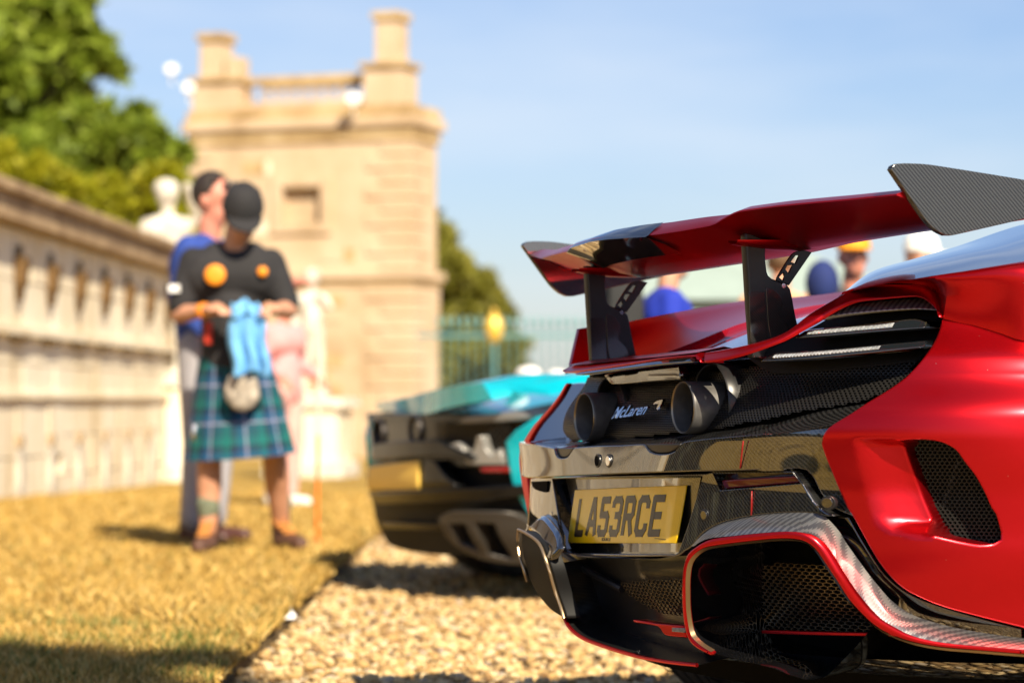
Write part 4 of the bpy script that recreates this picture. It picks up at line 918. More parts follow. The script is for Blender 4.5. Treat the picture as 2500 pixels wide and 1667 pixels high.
def glyphs(txt, x0, y0, parent, mat, spc=61, gap_after=None, hw=7.3):
    V, F = [], []; x = x0; lev = 0
    for ch in txt:
        if ch == ' ': x += 33; continue
        for st in GL[ch]:
            st = [(x + 5 + a * .82, y0 + 6 + b * .85) for a, b in st]
            for a, b in zip(st, st[1:]):
                L = math.hypot(b[0] - a[0], b[1] - a[1]); tx, ty = (b[0] - a[0]) / L, (b[1] - a[1]) / L; nx_, ny_ = -ty, tx; e = hw * .62
                q = [(a[0] - tx * e + nx_ * hw, a[1] - ty * e + ny_ * hw), (a[0] - tx * e - nx_ * hw, a[1] - ty * e - ny_ * hw), (b[0] + tx * e - nx_ * hw, b[1] + ty * e - ny_ * hw), (b[0] + tx * e + nx_ * hw, b[1] + ty * e + ny_ * hw)]
                lev += 1; dz = .0153 - .00002 * (lev % 12); k = len(V)
                for dd in (dz, .0162):
                    for c in q: s, w = plate_at(*c); V.append(psh(s, w, dd))
                F += [(k, k + 1, k + 2, k + 3), (k, k + 4, k + 5, k + 1), (k + 1, k + 5, k + 6, k + 2), (k + 2, k + 6, k + 7, k + 3), (k + 3, k + 7, k + 4, k)]
        x += spc
    return mesh('plate_lettering', V, F, mat, parent, False)
glyphs('LA53 RCE'.replace(' ', ''), 40, 14, plate, M_INK, 61.5)
ps, pw = plate_at(215, 7.5); wrap_text('maker_line', 'SOURCE', ps, pw, .044, .0062, .0158, M_INK, plate, 0, .0004, .02, .0012, psh)
ps, pw = plate_at(460, 8.5); wrap_text('small_print', '\u2022' * 14, ps, pw, .042, .0016, .0158, M_INK, plate, 0, .0003, 0, 0, psh)
# reflector, sensors, slot, tape lines
fog = panel('fog_reflector', K['fog_lens'], sh, M_REDL, car, .014, .003, .02, .012)
panel('reflector_recess', K['fog'], sh, plain('deep_red_recess', (.05, .003, .004), .2, 0, 1, .03), fog, .03, .001, .01, .02)
rim('reflector_wall', smooth_line(K['fog'], .012, True, 40), sh, .002, .034, M_GLOSS, fog)
def disc(name, key, d, r, mats, parent, k=1.0):
    s, w = K[key][0]
    pts = [(s + r * k * math.cos(2 * math.pi * i / 20), w + r * math.sin(2 * math.pi * i / 20)) for i in range(20)]
    o = panel(name, pts, sh, mats[0], parent, d, .001, .006, .008)
    p2 = [(s + r * .74 * k * math.cos(2 * math.pi * i / 20), w + r * .74 * math.sin(2 * math.pi * i / 20)) for i in range(20)]
    panel('sensor_face', p2, sh, mats[1], o, d - .0015, .0008, .004, .008)
disc('parking_sensor', 'sensor1', -.001, .0115, (M_SATB, M_GLOSS), mid); disc('parking_sensor', 'sensor2', -.0135, .0125, (M_SATB, M_GLOSS), bumper)
disc('parking_sensor', 'sensor5', -.001, .0115, (M_SATB, M_GLOSS), mid)
disc('bumper_socket', 'sensor3', -.0135, .0135, (M_SATB, M_VOID), bumper); disc('bumper_socket', 'sensor4', -.0135, .0135, (M_SATB, M_CHROME), bumper)
panel('tow_slot', K['tow_slot'], sh, M_VOID, mid, -.0015, .001, .004, .01)
M_TAPE = plain('red_pin_line', (.25, .01, .01), .3)
for key, par in (('red_line1', bumper), ('red_line2', mid)):
    (s0, w0), (s1, w1) = K[key]; dd = -.0135 if key == 'red_line1' else -.0012
    panel('red_pinstripe', [(s0 - .0009, w0), (s0 + .0009, w0), (s1 + .0009, w1), (s1 - .0009, w1)], sh, M_TAPE, par, dd, .0003, .002, .02, corner=20)
# ---- diffuser: flared carbon, red trim, ducts
dif = empty('diffuser', (0, 0, 0), 0, car)
def ruled(name, A, dA, B, dB, mat, parent, n=90, m=8, bul=.0):
    A = resample([(a, b, 0) for a, b in A], n); B = resample([(a, b, 0) for a, b in B], n); V, F, UV = [], [], []
    acc = 0
    for i in range(n):
        if i: acc += math.dist(A[i], A[i - 1])
        for k in range(m):
            t = k / (m - 1); q = tri(A[i], B[i], t); V.append(shell(q[0], q[1], dA + (dB - dA) * t - bul * math.sin(math.pi * t))); UV.append((q[0], q[1] + t * .04))
    for i in range(n - 1):
        for k in range(m - 1): F.append((i * m + k, i * m + k + 1, (i + 1) * m + k + 1, (i + 1) * m + k))
    return mesh(name, V, F, mat, parent, True, UV)
fu, fl = list(K['flare_up']), list(K['flare_low'])
ext_u = [(fu[-1][0] + .12, fu[-1][1] - .012)]; ext_l = [(fl[-1][0] + .12, fl[-1][1] - .006)]
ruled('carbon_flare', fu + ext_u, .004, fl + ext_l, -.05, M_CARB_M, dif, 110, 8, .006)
panel('duct_trim', K['trim'], sh, M_RED, dif, -.055, .006, .012, .010, corner=60)
ti = smooth_line(K['trim_in'], .012)
tin = K['trim'][-26:]; tcx = .54; tcy = .40
ruled('trim_inner', tin, -.0535, [(tcx + (a - tcx) * .985 if a < .72 else a - .003, tcy + (b - tcy) * .968 if a < .72 else b - .005) for a, b in tin], -.046, plain('satin_bronze_edge', (.34, .24, .13), .3, .85), dif, 90, 3)
dl = smooth_line(K['duct'], .014, True, 60)
cx = sum(p[0] for p in dl) / len(dl); cy = sum(p[1] for p in dl) / len(dl)
V, F = [], []; n = len(dl)
for k in range(6):
    d = -.045 + .23 * k / 5; sc_ = 1 - .03 * k
    for p in dl: V.append(shell(cx - .03 * k / 5 * 2 + (p[0] - cx) * sc_, cy + (p[1] - cy) * sc_, d))
for k in range(5):
    for i in range(n): F.append((k * n + i, k * n + (i + 1) % n, (k + 1) * n + (i + 1) % n, (k + 1) * n + i))
mesh('duct_wall', V, F, M_GLOSS, dif)
dlm = dl if area2(dl) > 0 else dl[::-1]
panel('duct_end', inset(dlm, -.02), lambda s, w, d: shell(s - .05, w, d), M_VOID, dif, .20, .001, .01, .04, raw=True)
hexmesh('duct_mesh', K['duct_mesh'], sh, plain('mesh_wire', (.35, .27, .17), .35, .9), dif, .13, .017, .0064, .11)
(s0, w0), (s1, w1) = K['blade_r']
bl = [(s0, w0), (s1 + .08, w1), (s1 + .08, w1 - .006), (s0, w0 - .006)]
panel('red_blade', bl, sh, M_RED, dif, .055, .0015, .03, .02, corner=20)
panel('gap_filler', K['gap_dark'], sh, M_GLOSS, dif, .03, .002, .03, .014)
# mirrored duct on the far side
off_m = lambda s, w, d=0: (lambda q: (q[0], q[1], q[2] - .022))(shell(s, w, d))
panel('fin_face', K['fin_face'], sh, M_DARKP, dif, -.055, .003, .03, .01)
panel('fin_top', K['fin_top'], sh, M_GLOSS, dif, -.045, .012, .014, .01, (), lambda p: .4 * (p[1] - .46))
fe_l = K['fin_edge']; sweep('fin_edge', [shell(s, w, -.062) for s, w in smooth_line(fe_l, .012)], .0032, plain('satin_bronze_trim', (.45, .33, .2), .3, .8), dif, 8)
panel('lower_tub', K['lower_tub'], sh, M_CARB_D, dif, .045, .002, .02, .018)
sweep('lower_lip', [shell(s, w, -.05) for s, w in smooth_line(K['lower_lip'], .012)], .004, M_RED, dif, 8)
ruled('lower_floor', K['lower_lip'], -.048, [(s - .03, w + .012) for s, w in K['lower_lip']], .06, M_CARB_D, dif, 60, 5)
hexmesh('centre_mesh', K['low_mesh'], sh, plain('mesh_wire_dark', (.16, .13, .09), .4, .9), dif, .028, .017, .0064, .10)
(s0, w0), (s1, w1) = K['diag']; sweep('diagonal_rib', [shell(s0, w0, .03), shell((s0 + s1) / 2, (w0 + w1) / 2, .03), shell(s1, w1, .035)], .008, M_SATB, dif, 8)
bll = panel('centre_blade', K['blade_l'], sh, M_RED, dif, -.02, .003, .03, .01)
panel('rear_fog_light', K['fog_small'], sh, M_LED, bll, -.024, .001, .01, .01)
# floor and splitters below
V, F = [], []
def floor_row(w, d): return [shell(-1.1 + 2.2 * i / 40, w, d) for i in range(41)]
fl_ = loft('floor_panel', [[(q[0], q[1], .285) for q in floor_row(.28, .05)], [(q[0], q[1], .255) for q in floor_row(.25, .08)], [(q[0], q[1] + .05, .235) for q in floor_row(.2, .14)], [(q[0] * .97, q[1] + .4, .225) for q in floor_row(.2, .2)]], M_GLOSS, dif, False)
# left-hand silhouette strip
rear_plane = lambda a, b, t: (a, t, b)
prism('far_fender_edge', K['red_strip'], rear_plane, M_RED, car, .13, .142, r=.003, step=.012, corner=60)
prism('inner_side_wall', K['inner_wall'], lambda a, b, t: (a, t + .9 * max(0, b - .64), b), M_GLOSS, car, .145, .165, r=.003, step=.015, corner=60)
# ---- rear wing
te_v = lambda u: -.02 + .24 * u * u
tops = sorted([(q[0], q[2]) for q in K['te_top']]); bots = sorted([(q[0], q[2]) for q in K['te_bot']])
def itab(T, x):
    if x <= T[0][0]: return T[0][1]
    for (a, b), (c, d) in zip(T, T[1:]):
        if x <= c: return b + (d - b) * (x - a) / ((c - a) or 1e-9)
    return T[-1][1]
low_t = [(-.8, 1.036), (-.6, 1.027), (-.33, 1.012), (.11, 1.024), (.26, 1.029), (.5, 1.045), (.7, 1.059), (.82, 1.062)]
def wing_pt(u, i, off=0):
    v0 = te_v(u); wt = itab(tops, u); wb = min(itab(bots, u), wt - .010); wl = itab(low_t, u); g = wt - wl
    prof = [(v0 + .30, wl + .052), (v0 + .16, wt - .022 - .2 * g * 0), (v0 + .05, wt - .006), (v0 + .030, wt), (v0 + .024, wt - .001), (v0 + .013, (wt + wb) / 2), (v0 + .002, wb + .001), (v0 + .001, wb - .002),
            (v0 + .05, wb - .30 * (wb - wl)), (v0 + .09, wb - .62 * (wb - wl)), (v0 + .13, wb - .86 * (wb - wl)), (max(.19, v0 + .17), wl), (max(.23, v0 + .21), wl + .002), (max(.28, v0 + .26), wl + .010), (v0 + .335, wl + .026), (v0 + .345, wl + .036), (v0 + .33, wl + .046)]
    return prof[i]
NP = 17; us = [-.80 + 1.61 * i / 90 for i in range(91)]
V, F = [], []
for u in us:
    for i in range(NP): v, w = wing_pt(u, i); V.append((u, v, w))
for a in range(90):
    for i in range(NP): F.append((a * NP + i, a * NP + (i + 1) % NP, (a + 1) * NP + (i + 1) % NP, (a + 1) * NP + i))
F += [tuple(range(NP)), tuple(range(90 * NP, 91 * NP))[::-1]]
wing = mesh('rear_wing', V, F, M_RED, car)
# mirror-black light panel set in the underside of the centre section
V, F = [], []; NU = 30
for a in range(NU + 1):
    u = -.262 + .415 * a / NU
    for i in (4, 5, 6, 7, 8, 9):
        uu = u - .010 * (i - 4); v, w = wing_pt(uu, i)
        V.append((uu, v - .0035, w - (.0035 if i > 5 else -.001)))
for a in range(NU):
    for i in range(5): F.append((a * 6 + i, a * 6 + i + 1, (a + 1) * 6 + i + 1, (a + 1) * 6 + i))
lens = mesh('wing_light', V, F, M_LENSW, wing)
ep = K['endplate']
ep_full = ep[:5] + [(.46, 1.135), (.475, 1.125), (.475, 1.09)] + ep[6:]
prism('end_plate', ep_full, lambda a, b, t: (t, a, b), carbon('endplate_carbon', .0020, .006, .060, .36, .35, .15, .6), wing, .822, .808, r=.0015, step=.012, corner=60)
prism('end_plate', [(a, b - .052) for a, b in ep_full], lambda a, b, t: (t, a, b), [M_CARB], wing, -.808, -.822, r=.0015, step=.012, corner=60)
for sg, dz in ((-1, 0), (1, .030)):
    fx = lambda a, b, t, dz=dz, sg=sg: (t, a, b + dz)
    u0, u1 = (-.350, -.370) if sg < 0 else (.370, .350)
    ext = [(a, b) for a, b in K['pylon']]
    ext = [(ext[0][0], 1.035), (ext[1][0] + .004, 1.035)] + ext[2:12] + [(ext[12][0] + .004, .80), (ext[12][0], .80)][:0] + [(ext[11][0], .80), (ext[12][0], .80)] + ext[12:]
    py = prism('wing_pylon', ext, fx, M_SATB, wing, u0, u1, r=.004, step=.01, corner=50)
    prism('pylon_carbon', [(.082, .83), (.078, .925), (.112, .925), (.118, .83)], fx, M_CARB_D, py, u0 + .0016, u0 + .0006, r=.0006, step=.012, corner=20)
    prism('pylon_inset', K['pylon_inner'], fx, M_CARB_D, py, u0 + .0016, u0 + .0006, r=.0008, step=.01, corner=70)
    prism('wing_strut', K['strut'], fx, M_SATB, py, u0 - .004, u1 + .010, [K['strut_h1'], K['strut_h2'], K['strut_h3']], r=.001, step=.006)
    bm = bmesh.new(); v_, w_ = K['pylon_screw'][0]; tube(bm, (u0 + .003, v_, w_ + dz), (u0 - .002, v_, w_ + dz), .0045, .0045, 14)
    from_bm('screw', bm, M_CHROME, py)
    # mounting boss under the plane
    V, F = [], []
    for k in range(9):
        a = k / 8; v = .05 + .22 * a; r_ = .036 * math.sin(math.pi * (.08 + .84 * a)) ** .6; wl = itab(low_t, sg * .36)
        for j in range(9):
            th = math.pi * j / 8; V.append((sg * .36 + r_ * math.cos(th) * 1.2, v, wl + .016 - .018 * math.sin(th) * (r_ / .036)))
    for k in range(8):
        for j in range(8): F.append((k * 9 + j, k * 9 + j + 1, (k + 1) * 9 + j + 1, (k + 1) * 9 + j))
    mesh('wing_mount', V, F, M_RED, wing)
# ================================================================ places seen in the distance
F_PX = 6533.0
def at_px(x, y, z):
    """world point that lies z metres away in the direction of photo position x,y (2352 wide)"""
    return Vector(((x - 1176) / F_PX * z, z, .75 + (920 - y) / F_PX * z))
# ---------------------------------------------------------------- the teal car behind
car2 = empty('sports_car', (-.4625 + .06 * .39, 11.15 - .06 * .9208, 0), CAR_RZ)
tag(car2, 'teal and black sports car parked behind the red one, tail to the lawn', 'car', 'supercars parked on the gravel')
M_BR = plain('bronze_gloss_black', (.006, .006, .006), .2, 0, .22, .08, spec=.35)
def row2(w, d, n=41, s0=-1.35, s1=1.35): return [shell(s0 + (s1 - s0) * i / (n - 1), w, d) for i in range(n)]
loft('inner_body', [[(q[0], q[1], w) for q in row2(w, .10)] for w in (.16, .3, .45, .6, .70)], M_DARKP, car2, False)
def body_side(sg):
    pts = [(sg * .80, .30), (sg * .76, .45), (sg * .74, .60), (sg * .84, .69), (sg * 1.2, .76), (sg * s_of(1.6), .82), (sg * s_of(3.2), .8), (sg * s_of(4.1), .6), (sg * s_of(4.1), .3), (sg * s_of(3.87), .3)]
    pts += [(sg * s_of(3.47 + .40 * math.cos(math.pi * i / 8)), .33 + .40 * math.sin(math.pi * i / 8)) for i in range(9)] + [(sg * s_of(3.0), .22), (sg * s_of(1.22), .22)]
    pts += [(sg * (s_at(.80 + .4 * math.cos(math.pi * i / 8), .4) if .80 + .4 * math.cos(math.pi * i / 8) < .75 else s_of(.80 + .4 * math.cos(math.pi * i / 8))), .33 + .38 * math.sin(math.pi * i / 8)) for i in range(9)]
    panel('rear_fender', pts, sh, M_TEAL, car2, -.005, .01, .04, .06)
body_side(1); body_side(-1)
for u, v, sg in ((.80, .8, 1), (-.80, .8, -1), (.82, 3.47, 1), (-.82, 3.47, -1)): wheel(car2, u, v, sg, .30 if v < 2 else .25)
for key, m, d, nm in (('b_band', M_BR, -.02, 'rear_bumper'), ('b_plate_panel', M_BR, .0, 'plate_panel'), ('b_low_band', M_BR, -.03, 'lower_bumper'), ('b_grey', plain('grey_gloss', (.22, .22, .22), .25, .3), .02, 'under_wing_panel'),
                      ('b_red', M_REDL, .0, 'tail_light')):
    panel(nm, K[key], sh, m, car2, d, .006, .04, .03)
p2 = panel('number_plate', K['b_plate'], sh, plain('pale_yellow_plate', (.95, .62, .12), .5), car2, -.012, .002, .01, .03, corner=30)
dp = panel('diffuser', K['b_diff'], sh, plain('grey_diffuser', (.055, .048, .04), .35, .3), car2, -.03, .008, .05, .02, [K['b_h1'], K['b_h2']])
panel('diffuser_blade', K['b_blade'], sh, M_BR, car2, -.03, .004, .04, .03)
hexmesh('rear_grille', K['b_mesh'], sh, M_MESHB, car2, .03, .02, .012, .3)
panel('lower_tail', [(-.9, .2), (-.9, .42), (.9, .42), (.9, .18), (0, .16)], sh, M_DARKP, car2, .03, .004, .03, .05, corner=10)
panel('upper_tail', [(-.85, .52), (-.85, .70), (.80, .70), (.80, .50)], sh, M_BR, car2, .05, .004, .03, .05, corner=10)
for q in K['b_exh']:
    bm = bmesh.new(); lathe(bm, [(.052, .16), (.052, .002), (.056, 0), (.06, .002), (.06, .16)], n=28, closed=True)
    for v in bm.verts: v.co = Vector((v.co.x + q[0], v.co.z - .01, v.co.y + q[2]))
    ex = from_bm('exhaust', bm, plain('dark_pipe', (.10, .09, .085), .35, .8), car2)
    bm = bmesh.new(); lathe(bm, [(0, .1), (.052, .1)], n=28, closed=True)
    for v in bm.verts: v.co = Vector((v.co.x + q[0], v.co.z - .01, v.co.y + q[2]))
    from_bm('pipe_inside', bm, M_VOID, ex)
wt, wb = [tuple(q) for q in K['b_wing_t']], [tuple(q) for q in K['b_wing_b']]
wt, wb = resample(wt, 26), resample(wb, 26); secs = []
for a, b in zip(wt, wb):
    secs.append([a, tri(a, b, .5), b, (b[0] + .02, b[1] + .18, b[2] + .03), (a[0] + .05, a[1] + .34, a[2] + .035), (a[0] + .02, a[1] + .15, a[2] + .03), a])
loft('rear_wing', secs, M_TEAL, car2)
dk = []
for v, hw, w in [(.25, .78, .70), (.5, .82, .775), (.8, .84, .82), (1.1, .82, .90), (1.5, .70, 1.06), (1.9, .62, 1.14), (2.4, .62, 1.12), (2.9, .70, .95), (3.2, .80, .82)]:
    dk.append([(hw * math.sin(math.pi / 2 * (2 * i / 12 - 1)), v, w - (.13 if v < 1.2 else .22) * abs(2 * i / 12 - 1) ** 2.5) for i in range(13)])
loft('roof_and_deck', dk[:4], M_TEAL, car2, False); loft('cabin_glass', dk[3:], M_GLASS, car2, False)
loft('bonnet', [[(-.9 + 1.8 * i / 10, v, w0 + .06 * math.sin(math.pi * i / 10)) for i in range(11)] for v, w0 in ((3.1, .80), (3.8, .74), (4.2, .58), (4.4, .35))], M_TEAL, car2, False)
panel('lamp_glints', K['b_cluster'], sh, plain('pale_glints', (.30, .29, .27), .3, .4), car2, -.005, .004, .03, .03, corner=25)  # pale plate over the tail lamps, their white glints put into its colour
for q, r_ in zip(K['b_white'], (.05, .035, .06, .05)):
    bm = bmesh.new(); bmesh.ops.create_uvsphere(bm, u_segments=16, v_segments=10, radius=r_)
    for v in bm.verts: v.co = Vector((v.co.x * 1.3 + q[0], v.co.y + q[1], v.co.z * .7 + q[2]))
    from_bm('deck_intake', bm, plain('pale_trim', (.75, .72, .68), .25), car2)
# ---------------------------------------------------------------- stone
M_WALL = ramp_mat('cream_wall_stone', [(.28, (.46, .35, .20)), (.42, (.70, .60, .43)), (.6, (.78, .71, .57)), (.8, (.82, .77, .66))], 1.6, 8, .9, .35, .03, scale2=14, mapping=(1, 1, .35))
M_COPE = ramp_mat('weathered_coping', [(.3, (.20, .13, .075)), (.55, (.38, .27, .16)), (.75, (.48, .37, .24))], 3, 8, .92, .4, .03)
M_TOW = ramp_mat('honey_tower_stone', [(.25, (.32, .215, .115)), (.42, (.50, .375, .245)), (.6, (.58, .45, .315)), (.8, (.62, .505, .38))], .7, 9, .9, .3, .04, scale2=8)
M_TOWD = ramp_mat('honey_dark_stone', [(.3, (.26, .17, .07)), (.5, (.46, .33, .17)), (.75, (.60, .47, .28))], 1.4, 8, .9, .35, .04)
M_STAT = ramp_mat('pale_statue_stone', [(.3, (.34, .30, .24)), (.5, (.60, .56, .48)), (.75, (.74, .71, .64))], 5, 8, .85, .4, .02)
# ---------------------------------------------------------------- garden wall on the left
wx = lambda z: -3.94 + .0272 * (z - 21.9)
wall = empty('stone_wall', (wx(17), 17, 0), -math.atan(.0272)); tag(wall, 'long cream stone garden wall with a brown coping and a row of small niches', 'wall')
BAY = 1.333; nb = 18; y0 = 22.6 - 17 - 10.8 * BAY
bm = bmesh.new(); TOPW = 2.12
for i in range(nb):
    a = y0 + i * BAY; b = a + BAY; m = (a + b) / 2; base = lawn_z(17 + b) - .15
    for zA, zB, dx in ((base, .79, 0), (.79, 1.30, -.012), (1.30, TOPW, -.02)):
        n_ = 2 if zB - zA < 1 else 3
        for r_ in range(n_):
            z0, z1 = zA + (zB - zA) * r_ / n_, zA + (zB - zA) * (r_ + 1) / n_
            for q_ in range(2):
                sh_ = (r_ % 2) * .33; c0_ = a + q_ * BAY / 2 + sh_; 
                box(bm, (-.15 + dx + random.uniform(-.006, .006), c0_ + BAY / 4, (z0 + z1) / 2), (.30, BAY / 2 - .010, z1 - z0 - .010))
from_bm('wall_face', bm, M_WALL, wall, False)
bm = bmesh.new(); box(bm, (-.34, y0 + nb * BAY / 2 + .2, 1.0), (.34, nb * BAY + .3, 2.3)); from_bm('wall_back', bm, M_TOWD, wall, False)
for z_, h_, o_ in ((1.30, .06, .05), (.79, .04, .03)):
    bm = bmesh.new(); box(bm, (o_ / 2 - .002, y0 + nb * BAY / 2, z_), (o_ + .02, nb * BAY, h_)); from_bm('string_course', bm, M_WALL, wall, False)
M_DKST = ramp_mat('dark_brown_stone', [(.3, (.05, .028, .012)), (.55, (.13, .075, .03)), (.75, (.24, .15, .07))], 6, 6, .95, .4, .02)  # projecting blocks in place of niches, the niche darkness put into their colour
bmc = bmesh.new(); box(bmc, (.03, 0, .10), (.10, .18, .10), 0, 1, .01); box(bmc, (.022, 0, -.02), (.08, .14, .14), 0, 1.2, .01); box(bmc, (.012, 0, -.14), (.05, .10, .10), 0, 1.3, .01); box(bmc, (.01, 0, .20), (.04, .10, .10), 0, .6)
cm = bpy.data.meshes.new('niche_block'); bmc.to_mesh(cm); bmc.free(); cm.materials.append(M_DKST)
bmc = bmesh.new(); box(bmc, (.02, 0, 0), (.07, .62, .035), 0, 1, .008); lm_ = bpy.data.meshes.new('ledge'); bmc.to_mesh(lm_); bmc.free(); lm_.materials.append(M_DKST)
bmc = bmesh.new(); box(bmc, (.012, 0, 0), (.05, .16, .09), 0, 1, .008); pm_ = bpy.data.meshes.new('putlog'); bmc.to_mesh(pm_); bmc.free(); pm_.materials.append(M_COPE)
bmc = bmesh.new(); box(bmc, (.012, 0, 0), (.06, .20, .40), 0, .9, .008); bs__ = bpy.data.meshes.new('base_block'); bmc.to_mesh(bs__); bmc.free(); bs__.materials.append(plain('grey_weathered_stone', (.46, .42, .36), .95, 0, var=.3, scale=6))
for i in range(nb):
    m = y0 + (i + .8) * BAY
    for nm_, me_, z_ in (('niche_block', cm, 1.74), ('ledge', lm_, 1.245), ('putlog', pm_, .43), ('base_block', bs__, lawn_z(17 + m) + .20)):
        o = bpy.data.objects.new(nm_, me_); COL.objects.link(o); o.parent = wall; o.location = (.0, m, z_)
for i in range(11):
    L = nb * BAY / 11; c = y0 + (i + .5) * L
    bm = bmesh.new(); box(bm, (-.10, c, TOPW + .11), (.46, L - .012, .20), 0, 1, .015); box(bm, (-.09, c, TOPW + .255), (.56, L - .012, .085), 0, 1, .02); box(bm, (-.12, c, TOPW + .32), (.44, L - .014, .05), 0, .8)
    from_bm('coping_stone', bm, M_COPE, wall, False)
# ---------------------------------------------------------------- tower
TZ = 55.5
tow = empty('stone_tower', (-6.32, 55.9, -.40), -R(20)); tag(tow, 'honey coloured stone tower with a balustrade and two chimneys behind the men', 'building')
TW, TD = 4.66, 1.35; zt = lambda y: .75 + (920 - y) / 118.8 + .40
def tbox(name, x0, x1, y0_, y1, z0, z1, mat=M_TOW, parent=tow, bev=.01):
    bm = bmesh.new(); box(bm, ((x0 + x1) / 2, (y0_ + y1) / 2, (z0 + z1) / 2), (x1 - x0, y1 - y0_, z1 - z0), 0, 1, bev); return from_bm(name, bm, mat, parent, False)
zS, zC = zt(640), zt(322)
tbox('lower_storey', -.05, TW + .05, -.05, TD + .05, 0, zS)
# upper storey built round its blind window
nx0, nx1, nz0, nz1 = 1.98, 2.80, zt(512), zt(428)
for a in ((0, nx0, zS, zC), (nx1, TW, zS, zC), (nx0, nx1, zS, nz0), (nx0, nx1, nz1, zC)): tbox('upper_storey', a[0], a[1], 0, .4, a[2], a[3], bev=0)
tbox('window_panel', nx0 - .05, nx1 + .05, .17, .5, nz0 - .05, nz1 + .05, M_TOW)
for a in ((nx0 - .22, nx0, nz0 - .2, nz1 + .2), (nx1, nx1 + .22, nz0 - .2, nz1 + .2), (nx0, nx1, nz1, nz1 + .2), (nx0, nx1, nz0 - .2, nz0)): tbox('window_frame', a[0], a[1], -.06, .05, a[2], a[3], M_TOW)
tbox('upper_storey', 0, TW, .405, TD, zS, zC)
tbox('string_course', -.14, TW + .14, -.14, TD + .14, zS - .02, zS + .14, M_TOW)
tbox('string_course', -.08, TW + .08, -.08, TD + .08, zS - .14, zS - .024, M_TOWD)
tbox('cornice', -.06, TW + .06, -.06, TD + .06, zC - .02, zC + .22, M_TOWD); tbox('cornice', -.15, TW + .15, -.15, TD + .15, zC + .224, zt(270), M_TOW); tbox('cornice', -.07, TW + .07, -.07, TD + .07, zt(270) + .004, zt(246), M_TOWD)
zr = zt(246) + .004
for x0, x1 in ((.02, 1.02), (TW - .99, TW - .14)):
    for y0_ in (.0,):
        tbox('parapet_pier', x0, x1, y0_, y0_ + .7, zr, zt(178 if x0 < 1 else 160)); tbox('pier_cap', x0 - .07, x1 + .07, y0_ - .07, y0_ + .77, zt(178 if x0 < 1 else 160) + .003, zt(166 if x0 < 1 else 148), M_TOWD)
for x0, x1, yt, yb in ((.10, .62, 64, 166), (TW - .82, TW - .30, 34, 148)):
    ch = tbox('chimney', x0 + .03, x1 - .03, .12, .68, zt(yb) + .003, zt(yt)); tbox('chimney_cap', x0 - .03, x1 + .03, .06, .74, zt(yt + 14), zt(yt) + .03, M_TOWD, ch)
tbox('chimney_stub', .66, .98, .2, .6, zt(166) + .003, zt(118))
zb = zt(170)
for y0_ in (.25, TD - .25):
    tbox('balustrade_rail', 1.0, TW - .99, y0_, y0_ + .20, zb - .12 + .0, zb + .03, M_TOWD); tbox('balustrade_base', 1.0, TW - .99, y0_, y0_ + .22, zr, zr + .16)
    for k in range(10):
        x = 1.12 + (TW - 2.2) * k / 9
        bm = bmesh.new(); lathe(bm, [(.05, 0), (.022, .06), (.045, .16), (.02, .30), (.04, zb - .12 - zr - .16)], (x, y0_ + .1, zr + .16), 10); from_bm('baluster', bm, M_TOW, tow)
hq = (zC - .06 - zS - .16) / 9
for k in range(9):
    z0 = zS + .16 + k * hq; w_ = .92 if k % 2 else .60
    tbox('quoin', TW - w_, TW + .035, -.035, .62 if not k % 2 else .9, z0 + .012, z0 + hq - .012, M_TOW, bev=.015); tbox('quoin', -.035, w_ * .8, -.035, .5, z0 + .012, z0 + hq - .012, M_TOW, bev=.015)
hq = (zS - .16) / 12
for k in range(12):
    z0 = k * hq; w_ = .95 if k % 2 else .62
    tbox('quoin', TW + .05 - w_, TW + .085, -.085, .7, z0 + .012, z0 + hq - .012, M_TOW, bev=.015)
for k, (x, z) in enumerate([(1.0, 1.3), (1.9, 1.0), (2.6, 1.5), (1.5, 2.1), (3.0, .9), (2.2, 2.5), (.6, 2.3)]): tbox('patched_stone', x, x + .42, -.062, .0, z, z + .26, M_TOWD, bev=.005)
for k in range(46):
    lo = k % 2; x = random.uniform(.75, TW - 1.5); z = (random.uniform(.2, zS - .5) if lo else random.uniform(zS + .3, zC - .5)); z = round(z / .29) * .29 + .05
    if not lo and nx0 - .7 < x < nx1 + .3 and nz0 - .5 < z < nz1 + .4: continue
    if not lo and (z < zS + .2 or z > zC - .36): continue
    off = -.05 if lo else 0
    tbox('weathered_stone', x, x + random.uniform(.35, .6), off - random.uniform(.006, .02), off + .05, z, z + .26, random.choice((M_TOWD, M_TOW, M_WALL)), bev=.004)
M_WH = plain('white_enamel', (.85, .85, .84), .25)
def floodlight(p, label, r_=.16):
    t = empty('floodlight', p); tag(t, label, 'floodlight', 'floodlights on the tower')
    bm = bmesh.new(); lathe(bm, [(0, -.05), (r_ * .7, -.05), (r_, .03), (r_ * .9, .05), (0, .055)], n=18, closed=True)
    for v in bm.verts: v.co = Vector((v.co.x, -v.co.z, v.co.y * .8))
    from_bm('lamp_head', bm, M_WH, t); bm = bmesh.new(); tube(bm, (0, .04, -.02), (0, .10, -.30), .02, .02, 8); from_bm('bracket', bm, M_WH, t)
floodlight(at_px(811, 226, 54.2), 'round white floodlight on the tower parapet beside the right chimney', .15)
floodlight(at_px(392, 158, 55.8), 'upper white floodlight on a bracket left of the tower', .13)
floodlight(at_px(432, 200, 55.2), 'white floodlight against the left pier of the tower, below another', .13)
